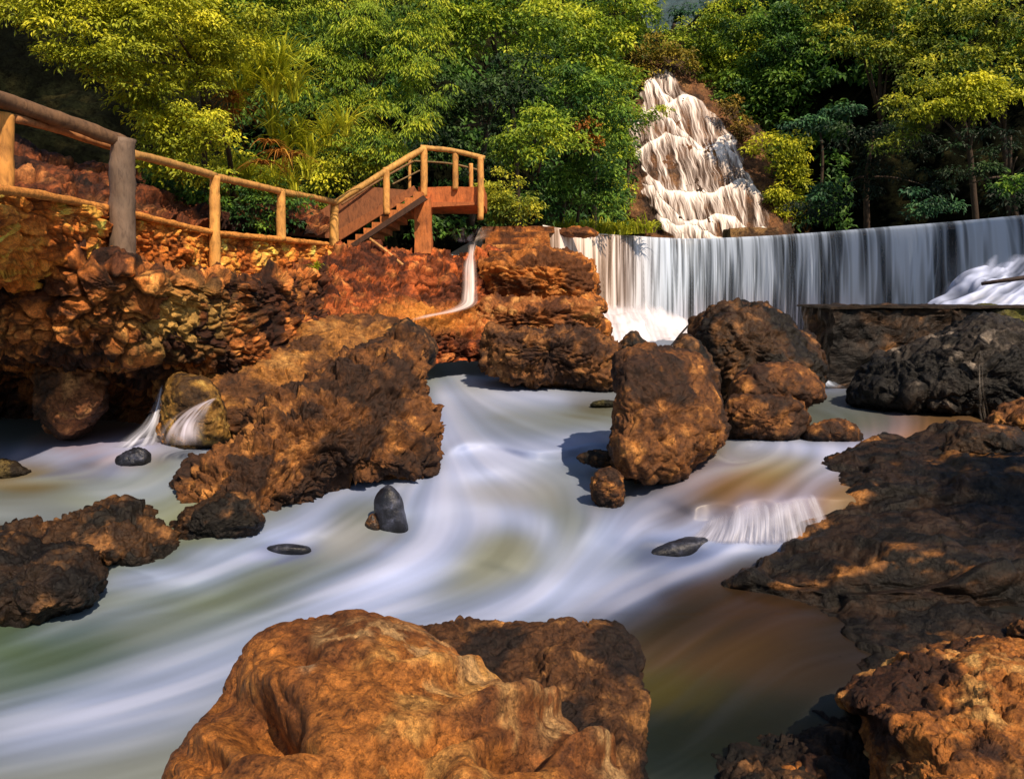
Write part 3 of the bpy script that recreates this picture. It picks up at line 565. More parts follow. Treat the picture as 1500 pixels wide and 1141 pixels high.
def tube(name, pts, rad, colr, mat=M_WOOD, parent=None, ns=14, nl=40, rough=.12, seed=1, flatcap=True):
    C = crv(pts, nl); r = np.interp(np.linspace(0,1,nl), np.linspace(0,1,len(rad)), rad) if hasattr(rad,'__len__') else np.full(nl, rad)
    T = np.gradient(C, axis=0); T /= np.linalg.norm(T,axis=1)[:,None]; ref = np.array([0,0,1.]) if abs(T[:,2]).mean() < .8 else np.array([0,1.,0])
    A = np.cross(T, ref); A /= np.linalg.norm(A,axis=1)[:,None]; B = np.cross(A, T)
    th = np.linspace(0, 2*math.pi, ns, endpoint=False); G = C[:,None]+r[:,None,None]*(np.cos(th)[None,:,None]*A[:,None]+np.sin(th)[None,:,None]*B[:,None])
    p = G.reshape(-1,3); off = p-np.repeat(C,ns,0); nz = 1+rough*fbm(p*6,4,seed)+rough*.6*fbm(p*22,3,seed+1); p = np.repeat(C,ns,0)+off*nz[:,None]
    fs = [ (i*ns+j, i*ns+(j+1)%ns, (i+1)*ns+(j+1)%ns, (i+1)*ns+j) for i in range(nl-1) for j in range(ns)]
    b = len(p); p = np.concatenate([p, C[:1]-T[:1]*r[0]*.15, C[-1:]+T[-1:]*r[-1]*.15])
    fs += [(b,(j+1)%ns,j,b) for j in range(0)]
    tri = [((j+1)%ns, j, b, b) for j in range(ns)]
    # caps as degenerate-free quads: join pairs of fan triangles
    for j in range(0, ns, 2):
        fs.append((b, (j+2)%ns, (j+1)%ns, j)); e0 = (nl-1)*ns; fs.append((b+1, e0+j, e0+(j+1)%ns, e0+(j+2)%ns))
    c = np.array(colr)[None]*(1+.35*fbm(p*5,4,seed+5))[:,None].clip(.4,1.7)
    return mesh(name, p, fs, c, mat, True, parent)
def box(name, lo, hi, colr, mat=M_WOOD, parent=None, seed=1, n=(12,6,10), amp=.01, fr=3.):
    """rough box with subdivided faces"""
    lo = np.array(lo,float); hi = np.array(hi,float); vs=[]; fs=[]; off=0
    for ax in range(3):
        a,b = [(1,2),(0,2),(0,1)][ax]
        for sd in (0,1):
            u = np.linspace(0,1,n[a]+1); v = np.linspace(0,1,n[b]+1); U,Vv = np.meshgrid(u,v,indexing='ij')
            P = np.zeros(U.shape+(3,)); P[...,ax] = (lo,hi)[sd][ax]; P[...,a] = lo[a]+(hi[a]-lo[a])*U; P[...,b] = lo[b]+(hi[b]-lo[b])*Vv
            f = gridfaces(len(u),len(v),off=off); 
            if (sd==0) == (ax in (0,2)): f = f[:,::-1]
            vs.append(P.reshape(-1,3)); fs.append(f); off += P.shape[0]*P.shape[1]
    p = np.concatenate(vs); q = p+amp*np.stack([fbm(p*fr,4,seed),fbm(p*fr+5,4,seed+1),fbm(p*fr+9,4,seed+2)],-1)
    if callable(colr): c = colr(p)
    else: c = np.array(colr)[None]*(1+.35*fbm(p*4,4,seed+5))[:,None].clip(.4,1.7)
    return mesh(name, q, np.concatenate(fs), c, mat, False, parent)
tube('kerb', [V(-120,262,4.95),V(0,277,5.6),V(77,289,6.25),V(130,300,6.9),V(200,315,7.95),V(315,341,9.5),V(412,351,11.4),V(480,358,13.0)], [.032,.032,.035,.035,.035,.04,.04,.035], (.80,.33,.07), M_WALL, rw, 12, 140, .25, 17)
# red bank under the stairs
red = [[(430,394,11.9),(500,368,13.2),(600,372,14.2),(660,374,14.8),(720,366,15.6),(800,350,17)],
       [(430,410,11.0),(500,392,12.4),(600,395,13.2),(660,400,13.7),(720,396,14.6),(800,380,16)],
       [(430,450,10.4),(500,440,11.6),(600,440,12.6),(660,440,13.1),(720,445,13.8),(800,440,15)],
       [(430,485,9.6),(500,478,10.6),(600,470,11.6),(660,478,12.2),(720,478,12.8),(800,475,13.8)],
       [(430,530,8.9),(500,530,9.6),(600,510,11),(660,503,12.0),(720,506,12.2),(800,505,13)],
       [(430,560,8.7),(500,560,9.5),(600,540,10.9),(660,530,11.9),(720,530,12.1),(800,530,12.9)]]
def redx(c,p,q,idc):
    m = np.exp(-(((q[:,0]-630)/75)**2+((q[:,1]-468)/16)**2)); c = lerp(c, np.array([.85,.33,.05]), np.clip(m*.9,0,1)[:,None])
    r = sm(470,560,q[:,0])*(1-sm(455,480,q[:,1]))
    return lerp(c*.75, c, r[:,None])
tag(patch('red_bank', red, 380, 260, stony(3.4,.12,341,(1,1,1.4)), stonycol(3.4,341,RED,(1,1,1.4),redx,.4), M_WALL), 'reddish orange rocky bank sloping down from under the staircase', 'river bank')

# ================================================================== RAILING AND STAIRS
WO = (.50,.22,.055); WD = (.16,.085,.04); GR = (.25,.23,.25)
rl = root('railing', V(180,385,7.5), 'rustic log railing with posts running down to the staircase', 'railing')
def post(px, y0, y1, d, rw, colr, seed, name='post'): return tube(name, [V(px,y1,d),V(px-.5,(y0+y1)/2,d),V(px,y0,d)], [rw*1.08,rw,rw*.96], colr, parent=rl, seed=seed, nl=30)
post(8,166,345,6.3,.062,(.62,.28,.06),1); 
post(180,203,405,7.35,.108,(.17,.115,.080),2); post(315,258,412,9.45,.060,(.70,.34,.08),3); post(412,281,352,11.4,.062,(.66,.32,.075),4); post(490,298,366,13.5,.072,(.70,.36,.09),5)
tube('rail', [V(-140,95,5.15),V(0,146,6.2),V(90,176,6.8),V(182,209,7.38)], [.066,.062,.064,.06], (.16,.085,.04), parent=rl, seed=11)
tube('rail', [V(22,174,6.35),V(60,183,6.7),V(110,198,7.1),V(168,217,7.5)], .034, (.40,.17,.06), parent=rl, seed=12)
tube('rail', [V(196,226,7.6),V(255,241,8.5),V(315,258,9.5)], .042, (.50,.26,.07), parent=rl, seed=13)
tube('rail', [V(312,259,9.45),V(365,270,10.4),V(412,281,11.45)], .045, (.55,.27,.07), parent=rl, seed=14)
tube('rail', [V(410,281,11.4),V(450,288,12.4),V(492,297,13.5)], .048, (.55,.28,.07), parent=rl, seed=15)
st = root('staircase', V(560,330,14), 'orange wooden staircase climbing right to a raised railed platform', 'staircase')
dS = 13.7; x0,_,z0 = V(507,360,dS); x1,_,z1 = V(622,286,dS+.6); ns = 9
for i in range(ns):
    a = i/ns; b = (i+1)/ns; yy = dS+.1
    box('step', (lerp(x0,x1,a), yy, lerp(z0,z1,a)-.06), (lerp(x0,x1,b)+.02, yy+1.25, lerp(z0,z1,b)), (.50,.16,.035), parent=st, seed=400+i, n=(3,6,2), amp=.008)
def prism(name, quad, d0, d1, colr, parent, seed=1):
    """quad of (px,py) extruded from distance d0 to d1"""
    A = np.array([V(a,b,d0) for a,b in quad]); B = A.copy(); B[:,1] += d1-d0
    n = len(quad); P=[]; nn = 12
    p = np.concatenate([A,B]); fs = [(0,1,2,3),(7,6,5,4)]+[(i,i+4,(i+1)%4+4,(i+1)%4) for i in range(4)]
    me = mesh(name, p, fs, np.array([colr]*8), M_WOOD, False, parent); return me
prism('stringer', [(507,362),(513,366),(626,292),(620,286)], dS, dS+.09, (.06,.025,.012), st)
prism('far_stringer', [(490,340),(498,352),(612,282),(606,272)], dS+1.4, dS+1.48, (.30,.10,.03), st)
prism('back_panel', [(420,345),(500,350),(612,280),(520,272)], dS+1.6, dS+1.68, (.24,.085,.03), st)
dP = 14.2
xa,_,za = V(612,272,dP); xb,_,zb = V(710,300,dP)
box('platform', (xa,dP,V(650,302,dP)[2]), (xb,dP+1.5,V(650,274,dP)[2]), lambda p: np.array([.50,.135,.03])[None]*(1+.5*fbm(p*np.array([9,9,1.2]),4,5))[:,None].clip(.35,1.7), parent=st, seed=430, n=(20,6,8), amp=.012)
prism('brace', [(628,304),(700,300),(708,296),(620,296)], dP-.02, dP+.06, (.42,.12,.03), st)
def spost(px,y0,y1,d,r,c,seed): return tube('support_post', [V(px,y1,d),V(px,(y0+y1)/2,d),V(px,y0,d)], r, c, parent=st, seed=seed, nl=20)
xs_,_,zs_ = V(608,372,dP-.12); xe_,_,ze_ = V(631,290,dP-.12)
box('pillar', (xs_,dP-.12,zs_), (xe_,dP+.16,ze_), (.48,.15,.035), parent=st, seed=436, n=(6,5,14), amp=.02)
def hpost(px,y0,y1,d,r,seed): return tube('post', [V(px,y1,d),V(px,(y0+y1)/2,d),V(px,y0,d)], r, (.62,.30,.075), parent=st, seed=seed, nl=20)
hpost(566,246,314,13.75,.058,441); hpost(621,217,288,dP-.1,.060,442); hpost(667,222,278,dP-.04,.050,443); hpost(704,230,322,dP-.1,.054,444)
hpost(600,232,300,dP+1.4,.03,445); hpost(690,240,280,dP+1.45,.04,446)
tube('handrail', [V(487,300,13.45),V(530,273,13.6),V(576,244,13.8),V(622,217,dP-.1)], .052, (.56,.30,.075), parent=st, seed=451)
tube('handrail', [V(616,216,dP-.1),V(662,221,dP-.06),V(710,232,dP-.1)], .042, (.56,.30,.08), parent=st, seed=452)
tube('back_rail', [V(500,300,15.2),V(560,262,15.3),V(606,236,15.6)], .018, (.25,.13,.05), parent=st, seed=453)
tube('back_rail', [V(575,270,15.3),V(615,250,15.6)], .015, (.2,.13,.05), parent=st, seed=454)
tube('back_rail', [V(606,236,15.6),V(660,240,15.65),V(704,250,15.7)], .018, (.2,.13,.05), parent=st, seed=455)
t = tube('plank', [V(542,350,13.4),V(566,368,13.2),V(590,388,13.0)], .022, (.55,.28,.09), seed=461, nl=16); tag(t, 'thin loose pole leaning on the red bank below the staircase', 'pole')
t = tube('stick', [V(1438,416,12.9),V(1470,411,12.7),V(1540,402,12.5)], [.03,.035,.04], (.05,.03,.025), seed=462, nl=16); tag(t, 'dark stick jutting across the foam rush at the far right', 'stick')
t = tube('stick', [V(982,508,17),V(1000,486,16.5),V(1022,463,16)], .02, (.20,.16,.14), seed=463, nl=16); tag(t, 'thin bent twig standing in foam beside the largest dark boulder', 'stick')

# ================================================================== MASONRY
# stepped block at the left abutment
sb = root('stone_block', V(750,376,16.2), 'stack of flat stone ledges beside the left end of the weir', 'stone steps')
for i,(xa,xb,ya,yb,dd) in enumerate([(716,800,366,379,15.2),(706,806,357,367,15.5),(712,806,348,358,15.8),(704,804,339,349,16.1),(706,812,331,341,16.4)]):
    a = V(xa,yb,dd); b = V(xb,ya,dd); box('ledge', (a[0],dd,a[2]-.01), (b[0],dd+1.6,b[2]-.004), lambda p, i=i: tint(p, ORANGE, 470+i, 1.8)*.9, M_ROCK, sb, 470+i, (24,8,5), .022, 2.6)
wp = W(0,0,1)
def pier():
    r = root('masonry_pier', V(1350,570,11.4), 'dark squared masonry pier with a straight flat top before the weir', 'pier')
    a = V(1214,575,11.2); b = V(1214,452,11.2); x2 = V(1800,450,11.2)[0]
    def cf(p):
        k = p*np.array([2.6,2.6,5.5])+.15*fbm(p*3,3,7)[:,None]; F1,F2,idc = worley(k, 500); g = sm(.02,.15,F2-F1)[:,None]
        c = tint(p, ((.015,.012,.010),(.060,.034,.018),(.30,.15,.055)), 501, 1.5)*(.35+1.3*idc[:,None])*lerp(.3,1,g)
        gx = sm(6.6,7.0,p[:,0])*sm(1.2,1.5,p[:,2]); return lerp(c, np.array([.10,.10,.02])*(.7+.5*idc[:,None]), gx[:,None])
    box('stonework', (a[0],11.2,a[2]-.4), (x2,12.4,b[2]-.003), cf, M_WET, r, 502, (150,20,60), .10, 2.4)
    box('coping', (a[0]-.05,11.14,b[2]), (x2,12.45,b[2]+.030), (.035,.022,.012), M_WET, r, 503, (120,8,2), .02, 2.)
pier()
o = box('stone_block', V(1070,350,26.5), (V(1140,350,26.5)[0],27.4,V(1100,334,26.5)[2]), lambda p: tint(p,((.10,.05,.02),(.34,.19,.07),(.5,.32,.14)),511,1.5), M_ROCKF, None, 512, (20,6,6), .05, 2)
tag(o, 'pale brown stone block at the foot of the tall cascade', 'stone block')
rock('long orange rounded stone on the weir crest under the reeds', [(812,338),(840,332),(868,336),(876,344),(850,348),(815,345)], 20.8, .35, pal=ORANGE, amp=.1)

# ================================================================== BOULDERS
rock('largest foreground boulder, smooth orange brown with hollow pits, bottom centre', [(215,1290),(240,1150),(292,1065),(335,1000),(360,955),(398,926),(450,909),(530,902),(580,914),(625,930),(690,972),(765,1012),(835,1062),(885,1100),(935,1150),(960,1260),(600,1300)], 2.72,.62, tilt=(.0,-.3), amp=.07, veins=[([(470,925),(560,925),(640,950),(700,990),(780,1040),(860,1100),(920,1160)],13,(.54,.33,.14)),([(600,985),(680,1010),(760,1065)],6,(.52,.30,.11)),([(440,955),(450,975)],10,(.55,.42,.26))], pal=((.20,.07,.016),(.42,.155,.028),(.62,.33,.09)), mat=M_NEAR, cen=(560,1120), fr=1.3, crag=.62, e=.9, dents=[(372,1045,50,36,.16),(398,1030,20,14,-.07),(440,952,26,20,.07),(510,960,30,14,.05),(575,1105,70,34,.20),(655,1060,44,14,.07),(480,1120,30,26,.08),(765,1095,50,22,.14),(300,1110,26,18,.06),(640,975,60,10,-.05),(740,1040,80,10,-.07),(850,1110,50,12,-.06),(420,1080,40,12,.05)])
rock('craggy dark topped boulder just behind the largest foreground boulder', [(570,950),(600,916),(650,909),(700,915),(780,911),(850,905),(895,910),(922,930),(932,980),(940,1040),(946,1141),(942,1260),(700,1260),(600,1080)], 3.15,.26, tilt=(-.05,-.42), amp=.08, pal=((.02,.010,.006),(.10,.042,.014),(.42,.20,.06)), mat=M_NEAR, e=.7, cen=(790,1080), fr=2.0, crag=1.1)
rock('large rough orange boulder in the bottom right corner', [(1268,1085),(1262,1050),(1230,1030),(1240,1008),(1310,968),(1390,944),(1440,938),(1510,944),(1640,965),(1680,1260),(1330,1270),(1285,1141)], 3.0,.6, tilt=(0,-.35), amp=.08, pal=TAN, mat=M_NEAR, cen=(1440,1110), fr=2.2, strata=.15)
rock('low dark brown rock at the bottom edge beside the orange boulder', [(960,1200),(1010,1135),(1070,1098),(1150,1078),(1205,1058),(1262,1062),(1290,1110),(1300,1240),(1100,1260),(960,1250)], 3.0,.28, tilt=(0,-.5), amp=.12, pal=DARK, mat=M_NEAR, cen=(1150,1160), fr=2.6)
rock('small orange rock between the low dark rock and the corner boulder', [(1090,1150),(1120,1122),(1180,1095),(1225,1100),(1250,1141),(1260,1220),(1100,1230)], 3.05,.25, tilt=(0,-.4), amp=.14, pal=TAN, mat=M_NEAR, fr=3)
rock('rock tip poking in at the right edge above the corner boulder', [(1476,932),(1490,912),(1550,900),(1620,930),(1600,975),(1505,950)], 4.2,.2, amp=.12, pal=BROWN, mat=M_NEAR)
rock('tall blocky midstream boulder with a flat top, right of the main current', [(900,532),(914,514),(950,510),(990,512),(1028,524),(1044,556),(1058,595),(1067,640),(1050,662),(1022,678),(1000,704),(940,706),(906,692),(893,662),(902,622),(899,580)], 7.0,.62, tilt=(.25,-.35), amp=.10, pal=BROWN, e=.55, cen=(975,610), fr=1.9)
rock('largest dark rounded boulder standing before the weir', [(1018,475),(1042,448),(1080,437),(1122,448),(1170,474),(1196,508),(1206,565),(1160,600),(1070,600),(1036,565),(1022,520)], 10.2,.85, tilt=(0,-.3), amp=.13, pal=DARK, mat=M_WET, e=.7, fr=1.3)
rock('rounded brown slab lying on the stacked rock before the large dark boulder', [(1068,572),(1082,548),(1112,533),(1160,530),(1192,552),(1210,580),(1180,590),(1110,592),(1075,588)], 8.4,.5, tilt=(0,-.3), amp=.12, pal=BROWN, fr=2.2)
rock('lumpy brown rock under the rounded slab, with a small white spout', [(1058,598),(1075,580),(1120,575),(1165,582),(1182,605),(1176,645),(1140,655),(1095,646),(1062,634)], 8.05,.42, amp=.14, pal=BROWN, fr=2.4)
rock('narrow dark rock wedged between the blocky boulder and the largest dark one', [(984,512),(998,492),(1022,498),(1044,528),(1056,575),(1030,590),(1004,550),(986,530)], 9.0,.4, amp=.13, pal=DARK, fr=2.2)
rock('wide brown rock across the head of the main current', [(706,500),(722,480),(760,482),(800,487),(850,482),(890,498),(908,520),(906,570),(860,574),(790,570),(735,552),(706,538)], 11.3,.75, amp=.15, pal=((.05,.02,.008),(.22,.09,.025),(.42,.2,.06)), e=.6, fr=1.8)
rock('small pointed rock in the foam at the foot of the weir', [(903,512),(925,485),(950,506),(948,520),(910,520)], 14,.25, amp=.13, pal=DARK)
rock('small flat rock beyond the pointed rock near the foam', [(940,516),(970,508),(990,515),(985,524),(945,524)], 13.4,.2, amp=.1, pal=DARK)
rock('long sandy brown ledge sloping from the left bank to the channel', [(228,600),(236,548),(300,531),(400,500),(455,478),(520,463),(590,468),(635,500),(626,545),(560,600),(440,650),(330,650),(290,640),(240,645)], 8.9,.55, tilt=(.3,-.75), amp=.06, pal=((.10,.04,.012),(.34,.145,.03),(.48,.25,.07)), cen=(430,560), e=.8, fr=1.2, strata=.12)
rock('big craggy brown outcrop between the left pool and the main current', [(640,600),(648,626),(632,690),(565,704),(500,708),(462,745),(385,772),(320,800),(272,775),(270,695),(296,668),(345,640),(380,590),(450,555),(520,520),(590,486),(622,500),(628,560)], 7.2,.6, tilt=(.2,-.5), amp=.10, pal=BROWN, cen=(470,645), e=.7, fr=1.7, crag=1.2)
rock('dark rock tip at the upper bend of the channel', [(560,500),(590,470),(620,484),(638,510),(628,540),(590,540)], 9.6,.35, amp=.13, pal=DARK)
rock('cluster of dark pebbly rock at the foot of the craggy outcrop', [(242,790),(262,758),(300,735),(345,722),(388,762),(340,800),(290,815),(250,815)], 5.7,.3, amp=.14, pal=DARK, mat=M_WET)
rock('humped dark brown rock at the lower left beside the quiet pool', [(-60,790),(20,770),(70,768),(110,752),(150,738),(200,735),(236,760),(258,800),(245,834),(150,840),(80,864),(-60,880)], 5.5,.45, tilt=(0,-.5), amp=.12, pal=DARK, mat=M_WET, fr=2.2)
rock('black wet rock at the left edge dipping into the current', [(-90,800),(0,782),(70,792),(132,812),(158,850),(132,892),(60,910),(0,920),(-90,925)], 4.85,.4, tilt=(0,-.4), amp=.12, pal=BLACK, mat=M_WET, fr=2.4)
rock('upright dark water worn stone in the main current', [(548,735),(566,711),(584,722),(594,752),(598,785),(575,796),(555,790)], 6.0,.12, amp=.05, pal=BLUEDK, mat=M_SMOOTH, crag=.2)
rock('small brown stone touching the upright dark stone', [(534,768),(545,752),(556,765),(556,786),(540,786)], 5.95,.06, amp=.08, pal=DARK, mat=M_SMOOTH, crag=.4)
rock('low bluish stone almost covered by the current, left of the upright stone', [(378,806),(410,796),(450,800),(452,812),(410,816)], 5.62,.10, amp=.05, pal=BLUEDK, mat=M_SMOOTH, crag=.2)
rock('large blue grey stone veiled by water below the small right fall', [(922,818),(950,800),(1000,786),(1040,788),(1046,805),(1020,826),(970,834),(930,830)], 5.58,.22, amp=.05, pal=BLUEDK, mat=M_SMOOTH, crag=.2)
rock('small brown rock at the foot of the blocky midstream boulder', [(864,715),(872,694),(890,684),(910,698),(914,725),(905,745),(875,742)], 6.15,.14, amp=.14, pal=BROWN)
rock('dark flat stone with an orange top beside the blocky boulder', [(846,668),(870,660),(900,664),(912,680),(880,684),(850,676)], 6.9,.15, amp=.12, pal=DARK)
rock('tiny mossy stone just breaking the upper current', [(865,592),(880,586),(902,588),(900,597),(872,598)], 9.6,.12, amp=.1, pal=((.03,.03,.01),(.10,.09,.02),(.2,.16,.05)))
rock('low brown stones beside the pale spray right of the lumpy rock', [(1176,632),(1200,618),(1235,616),(1258,630),(1262,652),(1220,656),(1180,650)], 7.9,.25, amp=.14, pal=BROWN)
rock('dark sharp stone half sunk in the left pool', [(158,684),(180,664),(205,655),(222,668),(208,684),(175,690)], 7.25,.14, amp=.1, pal=BLUEDK, mat=M_SMOOTH)
rock('dim blue stone under the surface of the left pool', [(95,682),(125,672),(150,680),(146,690),(110,692)], 7.3,.1, amp=.06, pal=BLUEDK, mat=M_SMOOTH, crag=.2)
rock('mossy brown rock at the left edge of the quiet pool', [(-60,690),(-10,672),(30,680),(48,696),(20,708),(-60,712)], 7.0,.25, amp=.1, pal=((.03,.02,.01),(.10,.07,.02),(.2,.14,.05)))
rock('dark wet stone at the bottom edge left of the largest boulder', [(180,1160),(192,1120),(215,1108),(240,1125),(245,1190),(190,1190)], 3.3,.1, amp=.06, pal=BLUEDK, mat=M_SMOOTH, crag=.3)
rock('rounded orange lit rock inside the dark cave of the left bank', [(52,560),(70,530),(110,522),(150,540),(158,590),(130,630),(90,640),(60,610)], 7.9,.5, amp=.15, pal=((.06,.025,.01),(.24,.09,.03),(.42,.2,.07)), fr=1.9)
rock('yellow brown rock with a thin water spout, beside the cave', [(240,560),(262,545),(300,556),(325,580),(335,640),(300,665),(250,662),(238,620)], 7.75,.35, amp=.09, pal=((.06,.03,.01),(.28,.15,.03),(.5,.32,.08)))
rock('upper orange layered rock between the small waterfall and the weir', [(700,392),(740,376),(800,366),(850,376),(872,400),(874,420),(866,440),(820,448),(750,440),(702,430)], 14.6,.9, amp=.12, pal=ORANGE, e=.6, strata=.5, fr=1.5, mat=M_WALL)
rock('lower orange layered rock above the green pool edge', [(640,478),(680,462),(705,440),(760,440),(850,440),(878,450),(872,480),(840,500),(740,502),(660,500)], 13.6,.9, amp=.12, pal=((.09,.03,.01),(.34,.12,.03),(.6,.3,.09)), e=.6, strata=.5, fr=1.5, mat=M_WALL)
rock('reddish brown overhanging rock nose beside the falling curtain', [(838,428),(860,426),(884,440),(890,456),(868,462),(842,452)], 14.2,.45, amp=.12, pal=ORANGE, strata=.2, mat=M_WALL)
rock('brown rock foot below the overhang beside the white foam', [(850,470),(872,460),(892,470),(896,492),(880,504),(852,502)], 14.3,.4, amp=.12, pal=ORANGE, mat=M_WALL)
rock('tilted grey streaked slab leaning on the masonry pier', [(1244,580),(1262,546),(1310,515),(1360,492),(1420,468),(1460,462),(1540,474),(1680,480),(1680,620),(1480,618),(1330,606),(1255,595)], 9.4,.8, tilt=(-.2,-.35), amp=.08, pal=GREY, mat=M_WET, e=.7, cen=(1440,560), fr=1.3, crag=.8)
rock('brown rocks at the right edge below the tilted slab', [(1440,625),(1460,600),(1500,588),(1640,580),(1640,665),(1500,660),(1450,648)], 7.5,.4, amp=.14, pal=BROWN)
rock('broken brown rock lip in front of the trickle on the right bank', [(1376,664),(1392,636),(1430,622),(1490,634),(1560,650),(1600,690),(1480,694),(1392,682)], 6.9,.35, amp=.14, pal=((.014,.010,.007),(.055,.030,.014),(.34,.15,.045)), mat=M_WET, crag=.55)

rsf = [[(1200,690,6.9),(1250,655,7.2),(1330,628,7.7),(1450,615,7.7),(1600,608,7.7),(1850,604,7.7)],
 [(1185,712,6.7),(1240,675,6.85),(1330,654,7.0),(1450,648,7.0),(1600,645,6.9),(1850,645,6.9)],
 [(1180,738,6.4),(1225,716,6.15),(1330,700,6.1),(1450,690,6.1),(1600,688,6.05),(1850,686,6.05)],
 [(1170,770,5.95),(1222,750,5.75),(1330,742,5.75),(1450,735,5.7),(1600,733,5.7),(1850,732,5.7)],
 [(1120,812,5.5),(1215,790,5.35),(1330,780,5.3),(1450,775,5.3),(1600,775,5.3),(1850,775,5.3)],
 [(1000,872,5.12),(1090,846,4.87),(1220,836,4.75),(1330,830,4.7),(1600,826,4.7),(1850,825,4.7)],
 [(960,890,5.05),(1090,884,4.76),(1220,888,4.58),(1330,892,4.5),(1600,892,4.5),(1850,892,4.5)],
 [(1060,935,4.65),(1150,934,4.48),(1250,936,4.2),(1330,938,4.15),(1600,935,4.15),(1850,935,4.15)],
 [(1150,1000,4.15),(1210,1008,3.95),(1300,1012,3.76),(1400,1005,3.76),(1600,1000,3.78),(1850,1000,3.8)],
 [(1150,1070,3.9),(1210,1075,3.8),(1300,1080,3.75),(1400,1080,3.7),(1600,1080,3.7),(1850,1080,3.7)]]
def shelf_disp(p, q):
    k = p*np.array([.9,.9,5.]); F1,F2,idc,fa = facet(k*1.15+.15*fbm(p*2,3,601)[:,None], 600); G1,G2,id2,fb = facet(p*np.array([2.4,2.4,7.]), 604)
    H1,H2,id3,fc = facet(p*np.array([7,7,16.]), 607)
    return .10*fa*sm(0,.15,F2-F1)+.07*(idc-.5)*sm(0,.08,F2-F1)+.05*fb*sm(0,.2,G2-G1)+.03*(id2-.5)*sm(0,.12,G2-G1)+.022*fc*sm(0,.2,H2-H1)+.05*fbm(p*1.2,4,602)+.012*fbm(p*12,4,603)
def shelf_col(p, q):  # near-black base puts the bank's shade into the wet rock colour
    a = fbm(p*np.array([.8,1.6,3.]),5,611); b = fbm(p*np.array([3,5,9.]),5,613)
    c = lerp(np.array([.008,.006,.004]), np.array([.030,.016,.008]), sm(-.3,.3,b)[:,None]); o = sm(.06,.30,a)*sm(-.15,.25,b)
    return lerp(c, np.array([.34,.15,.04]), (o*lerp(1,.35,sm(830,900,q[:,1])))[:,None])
tag(patch('rock_shelf', rsf, 520, 430, shelf_disp, shelf_col, M_WET), 'shade-dark wet layered rock shelves of the right bank stepping down to the river', 'rock shelf')

# ================================================================== VEGETATION
YG = ((.18,.23,.015),(.46,.50,.03),(.80,.76,.05)); GY = ((.07,.15,.02),(.30,.42,.03),(.62,.66,.05)); GN = ((.02,.07,.018),(.10,.22,.03),(.32,.48,.05))
DG = ((.008,.022,.010),(.025,.06,.018),(.09,.17,.04)); OL = ((.07,.12,.015),(.32,.37,.03),(.72,.68,.06)); RU = ((.14,.06,.01),(.40,.16,.03),(.65,.34,.05)); TL = ((.015,.05,.03),(.05,.14,.065),(.12,.28,.10))
def pal3(pal, t):
    a,b,c = (np.array(x) for x in pal); t = t[:,None]
    return np.where(t<.5, lerp(a,b,np.clip(t*2,0,1)), lerp(b,c,np.clip(t*2-1,0,1)))
def leafmesh(name, P, N, D, ln, wd, c, parent):
    """P base points, D growing direction, N leaf normal"""
    D = D/np.linalg.norm(D,axis=1)[:,None]; Sd = np.cross(D,N); Sd /= np.linalg.norm(Sd,axis=1)[:,None]+1e-9; Nn = np.cross(Sd,D)
    ln = ln[:,None]; wd = wd[:,None]
    a = P; b = P+D*ln*.45+Sd*wd*.5+Nn*wd*.12; e = P+D*ln-Nn*ln*.18; d = P+D*ln*.45-Sd*wd*.5+Nn*wd*.12
    n = len(P); v = np.stack([a,b,e,d],1).reshape(-1,3); f = np.arange(n*4).reshape(n,4)
    return mesh(name, v, f, np.repeat(c,4,0), M_LEAF, False, parent)
def rnd_dir(n):
    v = rng.normal(size=(n,3)); return v/np.linalg.norm(v,axis=1)[:,None]
